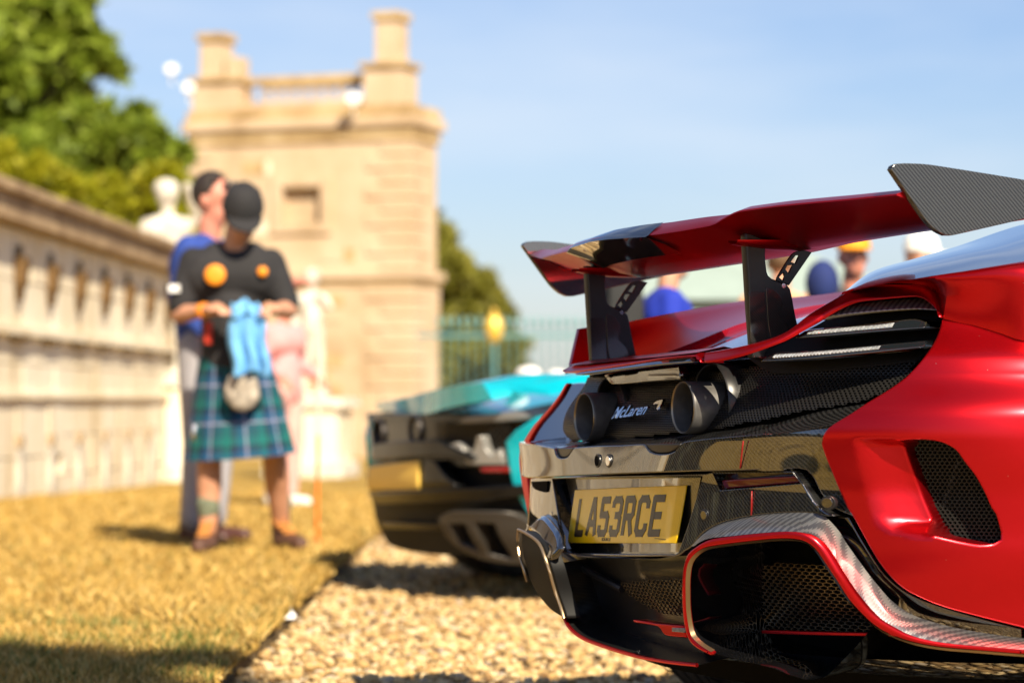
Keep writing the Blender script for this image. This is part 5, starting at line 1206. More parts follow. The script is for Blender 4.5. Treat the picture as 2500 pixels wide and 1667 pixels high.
# ---------------------------------------------------------------- figures
M_SKIN = plain('skin', (.52, .26, .16), .5, 0, var=.1, scale=12); M_SKIN2 = plain('ruddy_skin', (.55, .22, .15), .5, 0, var=.12, scale=12)
def limb(bm, a, b, ra, rb=None):
    a, b = Vector(a), Vector(b); rb = ra if rb is None else rb
    for p, r in ((a, ra), (b, rb)): 
        bmesh.ops.create_icosphere(bm, subdivisions=2, radius=r, matrix=Matrix.Translation(p))
    if (b - a).length > 1e-4: tube(bm, a, b, ra, rb, 14)
def ell(bm, c, r, rot=None, sub=3):
    m = Matrix.Translation(Vector(c)) @ (rot.to_4x4() if rot else Matrix.Identity(4)) @ Matrix.Diagonal((*r, 1))
    bmesh.ops.create_icosphere(bm, subdivisions=sub, radius=1, matrix=m)
def fuse(name, bm, mat, parent, vox=.012, sm=4):
    """weld overlapping volumes into one continuous skin"""
    me = bpy.data.meshes.new('tmp'); bm.to_mesh(me); bm.free(); o = bpy.data.objects.new('tmp', me); COL.objects.link(o)
    r = o.modifiers.new('r', 'REMESH'); r.mode = 'VOXEL'; r.voxel_size = vox; r.use_smooth_shade = True
    s = o.modifiers.new('s', 'SMOOTH'); s.factor = .5; s.iterations = sm
    dg = bpy.context.evaluated_depsgraph_get(); m2 = bpy.data.meshes.new_from_object(o.evaluated_get(dg)); bpy.data.objects.remove(o); bpy.data.meshes.remove(me)
    for p in m2.polygons: p.use_smooth = True
    return link(name, m2, mat, parent)
def hand(bm, w, d, side):
    """palm and five bent fingers from wrist w along d"""
    w = Vector(w); d = Vector(d).normalized(); up = Vector((0, 0, 1)); s = d.cross(up)
    if s.length < .1: s = Vector((1, 0, 0))
    s.normalize(); n = s.cross(d)
    p = w + d * .075; limb(bm, w, p, .028, .034); limb(bm, p - s * .022, p + s * .022, .024)
    for k in range(4):
        o = p + s * (-.030 + .02 * k) + d * .012; L = (.040, .046, .044, .034)[k]
        q = o + d * L - n * .006; limb(bm, o, q, .0105, .0095); limb(bm, q, q + d * L * .35 - n * L * .65, .0095, .008)
    o = w + d * .03 + s * .03 * side; q = o + d * .035 + s * .022 * side; limb(bm, o, q, .013, .0115); limb(bm, q, q + d * .03 - n * .01, .0115, .009)
def head(bm, c, yaw=0, pitch=0, s=1.0):
    """skull, jaw, nose, lips, ears; faces -y when yaw is 0; returns its rotation"""
    rot = Matrix.Rotation(yaw, 3, 'Z') @ Matrix.Rotation(pitch, 3, 'X'); c = Vector(c)
    L = lambda x, y, z: c + rot @ Vector((x * s, y * s, z * s))
    ell(bm, L(0, .01, .03), (.076 * s, .096 * s, .100 * s), rot); ell(bm, L(0, -.028, -.050), (.056 * s, .066 * s, .066 * s), rot); ell(bm, L(0, -.055, -.088), (.030 * s, .028 * s, .026 * s), rot)
    limb(bm, L(0, -.085, .015), L(0, -.108, -.022), .011 * s, .016 * s); ell(bm, L(0, -.082, -.058), (.026 * s, .014 * s, .010 * s), rot)
    ell(bm, L(0, -.070, .040), (.058 * s, .022 * s, .014 * s), rot)
    for sg in (-1, 1): ell(bm, L(.078 * sg, .012, -.005), (.012 * s, .022 * s, .034 * s), rot)
    return rot, L
M_EYE = plain('eye', (.03, .02, .015), .1)
def eyes(L, s, parent):
    for sg in (-1, 1):
        bm = bmesh.new(); ell(bm, L(.031 * sg, -.078, .012), (.013 * s, .012 * s, .010 * s), None, 2); from_bm('eye', bm, M_EYE, parent)
def shoe(name, heel, toe, mat, parent, h=.10, sole=None):
    bm = bmesh.new(); heel, toe = Vector(heel), Vector(toe); limb(bm, heel + Vector((0, 0, .045)), toe + Vector((0, 0, .036)), .046, .040); limb(bm, heel + Vector((0, 0, .05)), heel + Vector((0, 0, h)), .046, .048)
    o = fuse(name, bm, mat, parent, .012, 3)
    for v in o.data.vertices: v.co.z = max(v.co.z, min(heel.z, toe.z) + .002)
    return o
# --- man in a kilt
man = empty('person', (-1.305, 13.1, lawn_z(13.1))); tag(man, 'person in black t-shirt, black cap and tartan kilt, looking down at a blue cloth', 'person', 'people on the lawn')
J = dict(neck=(.03, 0, 1.41), sl=(-.165, .02, 1.345), sr=(.19, .03, 1.34), el=(-.222, -.02, 1.10), hl=(-.02, -.25, 1.115), er=(.275, .0, 1.12), hr=(.205, -.24, 1.115), hip=(.02, 0, .90), kl=(-.085, -.02, .46), al=(-.095, .02, .11), kr=(.20, .10, .47), ar=(.215, .30, .13))
bm = bmesh.new()
limb(bm, (.02, .02, .92), (.02, .03, 1.10), .135, .14); limb(bm, (-.10, .03, 1.28), (.12, .03, 1.28), .13); limb(bm, J['neck'], (.045, -.03, 1.50), .060, .056)
for a, b, c, sg in (('sl', 'el', 'hl', -1), ('sr', 'er', 'hr', 1)):
    limb(bm, J[a], J[b], .056, .046); d = Vector(J[c]) - Vector(J[b]); wv_ = Vector(J[b]) + d * .72; limb(bm, J[b], wv_, .045, .029); hand(bm, wv_, d, 1 if sg < 0 else -1)
for a, b, x in (('kl', 'al', -.09), ('kr', 'ar', .11)): limb(bm, (x * .75 + .02, .02, .80), J[a], .078, .060); limb(bm, J[a], tuple(J[a][i] * .55 + J[b][i] * .45 + (.02 if i == 1 else 0) for i in range(3)), .058, .060); limb(bm, tuple(J[a][i] * .55 + J[b][i] * .45 + (.02 if i == 1 else 0) for i in range(3)), J[b], .058, .040)
rotH, LH = head(bm, (.068, -.07, 1.545), R(12), R(34))
fuse('body', bm, M_SKIN, man, .011, 3); eyes(LH, 1, man)
bm = bmesh.new(); limb(bm, (.02, .02, .88), (.02, .03, 1.10), .150, .155); limb(bm, (-.095, .03, 1.28), (.12, .03, 1.28), .138); limb(bm, (-.06, .03, 1.36), (.10, .03, 1.36), .08)
for a, b in (('sl', 'el'), ('sr', 'er')): limb(bm, J[a], tuple(J[a][i] * .15 + J[b][i] * .85 for i in range(3)), .070, .066)
M_TEE = plain('black_cotton', (.016, .015, .017), .85, 0, var=.3, scale=6, bump=.4); tee = fuse('tshirt', bm, M_TEE, man, .013, 5)
M_OR = plain('orange_print', (.85, .28, .01), .6)
def patch(x, z, r_, mat, nm='chest_emblem', y=-.150, sy=.012, par=tee):
    bm = bmesh.new(); ell(bm, (x, y, z), (r_, sy, r_), None, 3); return from_bm(nm, bm, mat, par)
patch(-.05, 1.275, .048, M_OR, y=-.125); patch(.165, 1.290, .024, M_OR, y=-.110)
bm = bmesh.new(); box(bm, (-.243, -.045, 1.215), (.05, .075, .034)); from_bm('sleeve_flash', bm, plain('white_print', (.8, .8, .8), .6), tee)
bm = bmesh.new(); lathe(bm, [(.0, .105), (.05, .10), (.085, .07), (.103, .02), (.106, -.012), (.100, -.012), (.09, .0), (0, .0)], n=28, closed=True)
CM = Matrix.Translation(LH(0, .005, .055)) @ rotH.to_4x4()
for v in bm.verts: v.co = CM @ Vector((v.co.x * .92, v.co.y * 1.02, v.co.z))
capo = from_bm('cap', bm, M_TEE, man)
V, F = [], []
for i in range(13):
    a = math.pi + math.pi * i / 12
    V += [CM @ Vector((.088 * math.cos(a), .098 * math.sin(a), -.010)), CM @ Vector((.088 * math.cos(a), .098 * math.sin(a) - .085 * abs(math.sin(a)) ** .6, -.028)), CM @ Vector((.088 * math.cos(a), .098 * math.sin(a) - .085 * abs(math.sin(a)) ** .6, -.036)), CM @ Vector((.088 * math.cos(a), .098 * math.sin(a), -.018))]
for i in range(12):
    for k in range(4): F.append((4 * i + k, 4 * i + (k + 1) % 4, 4 * i + 4 + (k + 1) % 4, 4 * i + 4 + k))
mesh('cap_brim', V, F, M_TEE, capo)
m, n, l, b = nmat('tartan'); tc = n.new('ShaderNodeTexCoord'); uvn = n.new('ShaderNodeUVMap'); sp = n.new('ShaderNodeSeparateXYZ'); l.new(uvn.outputs[0], sp.inputs[0])
def sett(out, sc_):
    q = n.new('ShaderNodeMath'); q.operation = 'MULTIPLY'; q.inputs[1].default_value = sc_; l.new(out, q.inputs[0]); f = n.new('ShaderNodeMath'); f.operation = 'FRACT'; l.new(q.outputs[0], f.inputs[0])
    c = n.new('ShaderNodeValToRGB'); c.color_ramp.interpolation = 'CONSTANT'; e = c.color_ramp.elements
    st = [(0, (.002, .06, .08)), (.2, (.0, .12, .11)), (.42, (.003, .010, .03)), (.58, (.002, .06, .15)), (.80, (.34, .32, .46)), (.86, (.002, .05, .09))]
    e[0].position, e[0].color = 0, (*st[0][1], 1); e[1].position, e[1].color = st[1][0], (*st[1][1], 1)
    for p_, c_ in st[2:]: e.new(p_).color = (*c_, 1)
    l.new(f.outputs[0], c.inputs[0]); return c.outputs[0]
mx = n.new('ShaderNodeMix'); mx.data_type = 'RGBA'; mx.inputs['Factor'].default_value = .5; l.new(sett(sp.outputs[0], 1.0), mx.inputs['A']); l.new(sett(sp.outputs[1], 1.0), mx.inputs['B']); l.new(mx.outputs['Result'], b.inputs['Base Color']); setp(b, Roughness=.85)
V, F, UV = [], [], []; NA, NZ = 120, 12
for j in range(NZ + 1):
    t = j / NZ; z = .90 - .455 * t
    for i in range(NA + 1):
        a = 2 * math.pi * i / NA; pl_ = .012 * t * math.sin(a * 22) * (1 if math.sin(a) > -.35 else .25)
        rx = .165 + .085 * t + pl_; ry = .145 + .075 * t + pl_
        V.append((.025 + .02 * t + rx * math.cos(a), .03 + .03 * t + ry * math.sin(a), z - .02 * t * math.cos(a * 1.0 + 2.6))); UV.append((a * .235 / .17, t * .455 / .17 + .1))
for j in range(NZ):
    for i in range(NA): F.append((j * (NA + 1) + i, j * (NA + 1) + i + 1, (j + 1) * (NA + 1) + i + 1, (j + 1) * (NA + 1) + i))
mesh('kilt', V, F, m, man, True, UV)
bm = bmesh.new(); ell(bm, (.085, -.215, .745), (.085, .035, .095)); ell(bm, (.085, -.23, .79), (.07, .03, .05)); M_FUR = plain('grey_fur_pouch', (.38, .33, .27), .9, 0, var=.5, scale=25, bump=.6); fuse('sporran', bm, M_FUR, man, .01, 2)
bm = bmesh.new(); ell(bm, (-.135, -.20, .555), (.012, .008, .035)); from_bm('kilt_pin', bm, M_CHROME, man)
M_BOOT = plain('brown_boot_leather', (.10, .045, .028), .6, 0, var=.4, scale=18, bump=.3); M_SOCK = plain('sage_sock', (.16, .18, .12), .9, 0, var=.2, scale=40)
for a, toe in (('al', (-.115, -.17, .0)), ('ar', (.32, .16, .0))):
    hx, hy, hz = J[a]; o = shoe('boot', (hx, hy + .03, 0), toe, M_BOOT, man, .17)
    bm = bmesh.new(); limb(bm, (hx, hy, .19), (hx, hy - .005, .235), .052, .056); fuse('sock', bm, M_SOCK, man, .012, 2)
    bm = bmesh.new(); p_, q_ = Vector((hx, hy - .04, .135)), Vector((hx * .5 + toe[0] * .5, hy * .5 + toe[1] * .5 - .01, .085))
    for k in range(4): c = p_.lerp(q_, k / 3); tube(bm, c - Vector((.03, 0, 0)), c + Vector((.03, 0, .004)), .007, .007, 8)
    from_bm('laces', bm, plain('orange_lace', (.62, .25, .05), .7), o)
bm = bmesh.new(); wv_ = Vector(J['el']) + (Vector(J['hl']) - Vector(J['el'])) * .62; tube(bm, wv_ - Vector((.010, -.012, 0)), wv_ + Vector((.010, -.012, 0)), .037, .036, 16); from_bm('wristband', bm, M_OR, man)
bm = bmesh.new(); box(bm, (-.075, -.165, 1.01), (.035, .012, .10), 0, 1, .004); from_bm('red_lanyard', bm, plain('red_fabric', (.5, .03, .01), .7), man)
# cloth in his hands
V, F = [], []; NX, NYc = 14, 26
for j in range(NYc + 1):
    t = j / NYc
    for i in range(NX + 1):
        s = i / NX - .5; wd = .12 + .06 * min(1, t * 3)
        V.append((.10 + .03 * t + s * wd + .008 * math.sin(t * 9), -.285 - .03 * math.sin(s * 17 + t * 2) * (.3 + .7 * t) - (.03 * math.sin(t * 3.1) if t < .2 else 0), 1.15 - .33 * t + .015 * math.cos(s * 9)))
for j in range(NYc):
    for i in range(NX): F.append((j * (NX + 1) + i, j * (NX + 1) + i + 1, (j + 1) * (NX + 1) + i + 1, (j + 1) * (NX + 1) + i))
cl = mesh('cloth', V, F, plain('pale_blue_microfibre', (.16, .42, .72), .9, 0, var=.15, scale=20), None); cl.location = man.location
sd = cl.modifiers.new('thickness', 'SOLIDIFY'); sd.thickness = .006; tag(cl, 'pale blue cloth hanging from the hands of the person in the kilt', 'cloth')
def person(loc, H, label, shirt, legs, shoes, hair=None, hat=None, yaw=0, skin=M_SKIN, group='people on the lawn', pitch=0, bare=False, arms=(.06, .06), extra=None, lean=0):
    t = empty('person', loc, yaw); tag(t, label, 'person', group); k = H / 1.75
    q = lambda x, y, z: (x * k, (y + lean * max(0, z - .9)) * k, z * k)
    bm = bmesh.new(); limb(bm, q(0, 0, .95), q(0, .01, 1.12), .13 * k, .135 * k); limb(bm, q(-.09, .01, 1.32), q(.09, .01, 1.32), .12 * k); limb(bm, q(0, 0, 1.42), q(0, -.015, 1.54), .056 * k)
    for sg, ay in ((-1, arms[0]), (1, arms[1])):
        e = q(.235 * sg, .03, 1.13); w_ = q(.23 * sg, -.10 - ay, .93 + ay * 1.5); limb(bm, q(.185 * sg, .01, 1.40), e, .055 * k, .044 * k); limb(bm, e, w_, .043 * k, .029 * k); hand(bm, w_, Vector(w_) - Vector(e), -sg)
        limb(bm, q(.09 * sg, 0, .90), q(.10 * sg, -.01, .50), .085 * k, .058 * k); limb(bm, q(.10 * sg, -.01, .50), q(.105 * sg, .03, .09), .056 * k, .038 * k)
    rot, L = head(bm, q(0, -.03, 1.635), 0, pitch, k); fuse('body', bm, skin, t, .013, 3); eyes(L, k, t)
    bm = bmesh.new(); limb(bm, q(0, 0, .93), q(0, .01, 1.12), .150 * k, .155 * k); limb(bm, q(-.10, .01, 1.32), q(.10, .01, 1.32), .14 * k); limb(bm, q(-.05, .01, 1.41), q(.05, .01, 1.41), .075 * k)
    for sg, ay in ((-1, arms[0]), (1, arms[1])):
        e = q(.235 * sg, .03, 1.13); limb(bm, q(.185 * sg, .01, 1.40), e, .07 * k, .06 * k)
        if not bare: limb(bm, e, q(.23 * sg, -.08 - ay, .97 + ay * 1.5), .058 * k, .042 * k)
    fuse('top', bm, shirt, t, .014, 5)
    bm = bmesh.new()
    for sg in (-1, 1): limb(bm, q(.075 * sg, 0, .93), q(.10 * sg, -.01, .50), .115 * k, .085 * k); limb(bm, q(.10 * sg, -.01, .50), q(.105 * sg, .02, .12), .082 * k, .068 * k)
    fuse('trousers', bm, legs, t, .014, 4)
    for sg in (-1, 1): shoe('shoe', q(.105 * sg, .05, .0), q(.12 * sg, -.14, .0), shoes, t)
    if hair: 
        bm = bmesh.new(); ell(bm, L(0, .022, .045), (.083 * k, .100 * k, .103 * k), rot)
        o = from_bm('hair', bm, hair, t); inv = rot.inverted()
        c0_ = L(0, .022, .045)
        bmm = bmesh.new(); bmm.from_mesh(o.data); kill = [v for v in bmm.verts if (inv @ (v.co - c0_)).y < -.045 * k and (inv @ (v.co - c0_)).z < .058 * k]; bmesh.ops.delete(bmm, geom=kill, context='VERTS'); bmm.to_mesh(o.data); bmm.free()
    if hat:
        bm = bmesh.new(); lathe(bm, [(.0, .115), (.05, .108), (.088, .075), (.104, .02), (.106, -.006), (.098, -.006), (0, 0)], n=24, closed=True)
        M4 = Matrix.Translation(L(0, .006, .06)) @ rot.to_4x4()
        for v in bm.verts: v.co = M4 @ (Vector((v.co.x * .93, v.co.y, v.co.z)) * k)
        o = from_bm('hat', bm, hat, t)
        bm = bmesh.new(); V, F = [], []
        for i in range(11):
            a = math.pi + math.pi * i / 10; e_ = abs(math.sin(a)) ** .6
            for dy, dz in ((0, -.004), (.08, -.016), (.08, -.022), (0, -.012)): V.append(M4 @ (Vector((.09 * math.cos(a), .10 * math.sin(a) - dy * e_, dz)) * k))
        for i in range(10):
            for j in range(4): F.append((4 * i + j, 4 * i + (j + 1) % 4, 4 * i + 4 + (j + 1) % 4, 4 * i + 4 + j))
        bm.free(); mesh('hat_brim', V, F, hat, o)
    return t, L
fab = lambda nm, c: plain(nm, c, .85, 0, var=.15, scale=8, bump=.3)
M_HAIR = plain('dark_hair', (.022, .014, .01), .6, 0, var=.4, scale=60)
M_BROWN = plain('brown_shoe', (.07, .025, .018), .45)
p_, L_ = person((-1.525, 14.25, lawn_z(14.25)), 1.83, 'person with dark hair, sunglasses and royal blue shirt, standing behind the kilt', fab('royal_blue_cotton', (.018, .05, .26)), fab('pale_grey_trousers', (.34, .33, .36)), M_BROWN, M_HAIR, None, R(70), M_SKIN2, pitch=R(10), arms=(.02, .2))
bm = bmesh.new(); tube(bm, L_(-.08, -.02, .10), L_(.08, -.02, .10), .012, .012, 8); ell(bm, L_(-.04, -.075, .095), (.03, .012, .018)); ell(bm, L_(.04, -.075, .095), (.03, .012, .018)); from_bm('sunglasses', bm, M_GLASS, p_)
person((-1.67, 20.8, lawn_z(20.8)), 1.60, 'person in pink top and rosy trousers, mostly hidden behind the kilt', fab('pink_cotton', (.62, .30, .30)), fab('rose_trousers', (.62, .36, .32)), plain('white_shoe', (.8, .8, .78), .5), plain('fair_hair', (.3, .18, .08), .6), None, R(55), M_SKIN2)
gp = 'people beyond the red car'
def far_person(px, py_head, z, **k):
    top = at_px(px, py_head, z); H = top.z - .0
    return person((top.x, z, 0), H * 1.0, **k)
t_, L_ = far_person(1957, 545, 14.2, label='person in orange cap and dark grey top, beyond the tail of the red car', shirt=fab('charcoal_cotton', (.06, .055, .055)), legs=fab('navy_trousers', (.03, .03, .05)), shoes=M_BROWN, hat=plain('orange_cap', (.80, .30, .01), .7), skin=M_SKIN2, group=gp, yaw=R(10))
bm = bmesh.new(); ell(bm, (-.17, -.06, 1.33), (.085, .09, .12)); from_bm('shoulder_bag', bm, fab('blue_nylon', (.008, .02, .11)), t_)
far_person(2108, 553, 15.4, label='person in a white hat, seen just above the roof line of the red car', shirt=fab('sand_cotton', (.4, .34, .25)), legs=fab('khaki_trousers', (.25, .2, .13)), shoes=M_BROWN, hat=plain('white_cap', (.80, .77, .70), .8), skin=M_SKIN, group=gp, yaw=R(80))
t_, L_ = far_person(1530, 540, 12.6, label='person in a bright blue jacket with a black backpack, seen between the wing struts', shirt=fab('bright_blue_jacket', (.01, .03, .36)), legs=fab('dark_trousers', (.03, .03, .04)), shoes=M_BROWN, hair=M_HAIR, group=gp, yaw=R(100))
bm = bmesh.new(); box(bm, (.03, .20, 1.18), (.30, .18, .44), 0, .85, .04); from_bm('backpack', bm, fab('black_nylon', (.02, .02, .02)), t_)
far_person(1792, 560, 15.0, label='person in a peach top, seen behind the right wing strut', shirt=fab('peach_cotton', (.66, .34, .18)), legs=fab('dark_trousers_b', (.05, .04, .04)), shoes=M_BROWN, hair=plain('light_brown_hair', (.14, .08, .04), .6), group=gp, yaw=R(160))
# ---------------------------------------------------------------- statues
def statue(loc, H, label, ped_h, ped_w, yaw=0, arm=0):
    ped = empty('statue_pedestal', loc, yaw); tag(ped, label[1], 'pedestal', 'statue pedestals')
    bm = bmesh.new(); box(bm, (0, 0, .09 - .1), (ped_w * 1.18, ped_w * 1.18, .38), 0, 1, .015); from_bm('plinth', bm, M_STAT, ped, False)
    bm = bmesh.new(); box(bm, (0, 0, ped_h / 2 + .02), (ped_w, ped_w, ped_h - .28), 0, 1, .012); from_bm('die', bm, M_WALL, ped, False)
    bm = bmesh.new(); box(bm, (0, 0, ped_h - .045), (ped_w * 1.2, ped_w * 1.2, .10), 0, .96, .015); from_bm('cap', bm, M_STAT, ped, False)
    s = empty('statue', Vector(loc) + Vector((0, 0, ped_h + .008)), yaw); tag(s, label[0], 'statue', 'garden statues'); k = H / 1.75
    q = lambda x, y, z: (x * k, y * k, z * k)
    bm = bmesh.new(); box(bm, (0, 0, .03 * k), (.5 * k, .4 * k, .06 * k))
    for sg in (-1, 1): limb(bm, q(.12 * sg, .04 * sg, .07), q(.10 * sg, 0, .5), .06 * k, .075 * k); limb(bm, q(.10 * sg, 0, .5), q(.07 * sg, 0, .95), .08 * k, .11 * k)
    limb(bm, q(0, 0, .95), q(.02, 0, 1.2), .15 * k, .15 * k); limb(bm, q(-.10, 0, 1.34), q(.10, 0, 1.34), .13 * k); limb(bm, q(0, 0, 1.42), q(0, 0, 1.55), .06 * k)
    limb(bm, q(-.19, 0, 1.38), q(-.28, -.02, 1.10), .065 * k, .05 * k); limb(bm, q(-.28, -.02, 1.1), q(-.16, -.16, .95), .05 * k, .045 * k)
    limb(bm, q(.19, 0, 1.38), q(.27, -.04, 1.16 + arm), .065 * k, .05 * k); limb(bm, q(.27, -.04, 1.16 + arm), q(.14, -.17, 1.28 + arm * 1.6), .05 * k, .045 * k)
    for a in range(7): limb(bm, q(-.24 + .05 * a, .09, 1.15 - .06 * a), q(-.2 + .05 * a, .10, .35 + .05 * (a % 3)), .055 * k, .07 * k)
    ell(bm, q(.0, .02, 1.66), (.10 * k, .115 * k, .13 * k)); ell(bm, q(0, .05, 1.72), (.12 * k, .11 * k, .09 * k)); limb(bm, q(0, -.10, 1.66), q(0, -.12, 1.63), .015 * k, .02 * k)
    fuse('figure', bm, M_STAT, s, .02, 3)
z = 30.8; p_ = at_px(384, 900, z); statue((p_.x, z, lawn_z(z)), 2.08, ('pale stone statue of a standing draped figure at the end of the garden wall', 'tall stone pedestal at the end of the garden wall'), 1.12, .62, R(20), .28)
z = 33.5; p_ = at_px(716, 900, z); statue((p_.x, z, lawn_z(z)), 1.48, ('pale stone statue of a standing figure in front of the tower', 'wide stone pedestal in front of the tower'), .92, .80, R(-10), .1)
# ---------------------------------------------------------------- stake and litter on the edge
z = 14.0; st = empty('marker_stake', (at_px(729, 900, z).x, z, lawn_z(z))); tag(st, 'thin orange and white marker stake in the lawn left of the teal car', 'stake')
bm = bmesh.new(); tube(bm, (0, 0, -.02), (.003, 0, .54), .009, .008, 10); from_bm('orange_rod', bm, plain('orange_stake', (.85, .17, .01), .5), st)
bm = bmesh.new(); tube(bm, (.003, 0, .541), (.012, 0, 1.10), .008, .008, 10); from_bm('white_rod', bm, plain('cream_stake', (.70, .62, .5), .5), st)
bm = bmesh.new(); lathe(bm, [(.0, 0), (.02, .002), (.013, .03), (0, .035)], n=12, closed=True); from_bm('red_foot', bm, plain('red_collar', (.6, .05, .0), .5), st)
z = 9.35; p_ = at_px(668, 1440, z); V, F = [], []
for i in range(9):
    t = i / 8; w_ = .018 * math.sin(math.pi * (.1 + .9 * t)) ** .7
    V += [(p_.x - w_, z - .02 + .05 * t, .035 + .02 * t), (p_.x, z - .02 + .05 * t + .004, .040 + .035 * t), (p_.x + w_, z - .02 + .05 * t, .035 + .02 * t)]
for i in range(8):
    for k in range(2): F.append((3 * i + k, 3 * i + k + 1, 3 * i + 4 + k, 3 * i + 3 + k))
fe_ = mesh('feather', V, F, plain('white_feather', (.85, .83, .8), .7)); tag(fe_, 'small white feather lying on the turf edge', 'feather')
# ---------------------------------------------------------------- railings and gate lamp right of the tower
rail = empty('iron_railing', (at_px(1000, 900, 48).x, 48, -.3)); tag(rail, 'blue-green iron railing between the tower and the cars', 'railing')
M_IRON = plain('verdigris_iron', (.10, .25, .26), .5, .2)
for k in range(2):
    bm = bmesh.new(); box(bm, (6.0, 0, (.35, 2.15)[k]), (12.6, .05, .06)); from_bm('rail', bm, M_IRON, rail, False)
bme = bpy.data.meshes.new('bar'); bm = bmesh.new(); tube(bm, (0, 0, 0), (0, 0, 2.3), .011, .011, 6); lathe(bm, [(.03, 2.3), (.045, 2.36), (0, 2.5)], n=6); bm.to_mesh(bme); bm.free(); bme.materials.append(M_IRON)
for k in range(90): o = bpy.data.objects.new('bar', bme); COL.objects.link(o); o.parent = rail; o.location = (.05 + .14 * k, 0, 0)
z = 46.5; gl = empty('gate_lamp', at_px(1135, 880, z)); tag(gl, 'gilded round lantern on a post above the iron railing', 'lantern')
M_GOLD = plain('gilding', (.90, .62, .12), .35, .3)
zz_ = (at_px(1135, 750, z) - at_px(1135, 880, z)).z
bm = bmesh.new(); tube(bm, (0, 0, -.9), (0, 0, zz_ - .2), .035, .03, 10); from_bm('post', bm, M_IRON, gl)
bm = bmesh.new(); lathe(bm, [(.03, -.26), (.10, -.2), (.15, -.05), (.15, .05), (.10, .16), (.03, .2), (.05, .24), (0, .32)], (0, 0, zz_), 14); from_bm('lantern_body', bm, M_GOLD, gl)
# ---------------------------------------------------------------- white tent on the far side
tz = 24.0; a = at_px(1600, 700, tz); tent = empty('marquee', (a.x + .6, tz + 1.6, 0)); tag(tent, 'pale green-white marquee glimpsed under the rear wing', 'tent')
M_TENT = plain('pale_canvas', (.27, .34, .31), .7, 0, var=.1, scale=3)
zt_ = a.z + (700 - 600) / F_PX * tz
bm = bmesh.new(); box(bm, (0, 0, .95), (2.6, 2.6, 1.3)); from_bm('side_wall', bm, M_TENT, tent, False)
V = [(-1.4, -1.4, 1.61), (1.4, -1.4, 1.61), (1.4, 1.4, 1.61), (-1.4, 1.4, 1.61), (0, 0, zt_ + .35)]; mesh('roof', V, [(0, 1, 4), (1, 2, 4), (2, 3, 4), (3, 0, 4), (3, 2, 1, 0)], M_TENT, tent, False)
bm = bmesh.new()
for x in (-1.27, 1.27):
    for y in (-1.27, 1.27): tube(bm, (x, y, 0), (x, y, .31), .03, .03, 8)
from_bm('pole', bm, M_CHROME, tent)
# ---------------------------------------------------------------- trees
M_BARK = ramp_mat('bark', [(.3, (.05, .035, .02)), (.7, (.16, .11, .07))], 6, 6, .95, .6, .03)
def leaf_mat(name, a, b, c):
    m = island_ramp(name, [(0, a), (.5, b), (1, c)], .55); bs_ = m.node_tree.nodes['Principled BSDF']
    bs_.inputs['Transmission Weight'].default_value = 0; bs_.inputs['Subsurface Weight'].default_value = 0
    # leaves pass some light
    n, l = m.node_tree.nodes, m.node_tree.links; tr = n.new('ShaderNodeBsdfTranslucent'); ms = n.new('ShaderNodeMixShader'); ms.inputs[0].default_value = .35
    l.new(n['Color Ramp'].outputs[0], tr.inputs['Color']); l.new(bs_.outputs[0], ms.inputs[1]); l.new(tr.outputs[0], ms.inputs[2]); l.new(ms.outputs[0], n['Material Output'].inputs[0]); return m
LM = [leaf_mat('oak_leaves', (.12, .18, .012), (.21, .28, .022), (.29, .35, .045)), leaf_mat('yellow_green_leaves', (.22, .25, .008), (.36, .35, .012), (.46, .42, .03)), leaf_mat('olive_leaves', (.15, .15, .016), (.24, .235, .03), (.32, .30, .06))]
def tree(name, label, cat_, base, clumps, n_leaf, size, lm, group=None):
    base = Vector(base); t = empty(name, base); tag(t, label, cat_, group)
    C_ = np.array([[*(Vector(c) - base), r] for c, r in clumps]); wts = C_[:, 3] ** 2; wts = wts / wts.sum()
    # each clump breaks into sprays of leaves with air between them
    sp = []
    for c in C_:
        m_ = max(5, int(26 * (c[3] / 1.0) ** 1.5)); d = RNG.normal(size=(m_, 3)); d /= np.linalg.norm(d, axis=1)[:, None]; rr = c[3] * RNG.uniform(.35, 1.08, m_) ** .6
        sp.append(np.concatenate([c[:3] + d * rr[:, None] * [1, 1, .85], np.full((m_, 1), c[3] * .26)], 1))
    sp = np.concatenate(sp); w2 = sp[:, 3] ** 1.5; k = RNG.choice(len(sp), n_leaf, p=w2 / w2.sum())
    P_ = sp[k, :3] + RNG.normal(size=(n_leaf, 3)) * sp[k, 3][:, None] * .55
    u = RNG.normal(size=(n_leaf, 3)); u /= np.linalg.norm(u, axis=1)[:, None]; v = np.cross(u, RNG.normal(size=(n_leaf, 3))); v /= np.linalg.norm(v, axis=1)[:, None]
    s_ = (size * RNG.uniform(.6, 1.3, n_leaf))[:, None]
    V = np.stack([P_ - u * s_, P_ + v * s_ * .45, P_ + u * s_, P_ - v * s_ * .45], 1).reshape(-1, 3); F = np.arange(n_leaf * 4).reshape(-1, 4)
    o = big_mesh('crown', V, F, lm, t); 
    bm = bmesh.new(); top = C_[:, :3].mean(0); h = max(1.0, top[2]); rt = .035 * max(2.0, h)
    tube(bm, (0, 0, -.3), (top[0] * .2, top[1] * .2, h * .55), rt, rt * .7, 10); tube(bm, (top[0] * .2, top[1] * .2, h * .55), tuple(top), rt * .7, rt * .3, 8)
    for c in C_: tube(bm, (top[0] * .3, top[1] * .3, h * .55), tuple(c[:3]), rt * .32, rt * .08, 6)
    from_bm('trunk', bm, M_BARK, t); return t
def px_clumps(L, z, jit=1.5):
    out = []
    for x, y, r in L: out.append((at_px(x, y, z + RNG.uniform(-jit, jit)), 1.12 * r / F_PX * z))
    return out
tg = 'trees behind the garden wall'
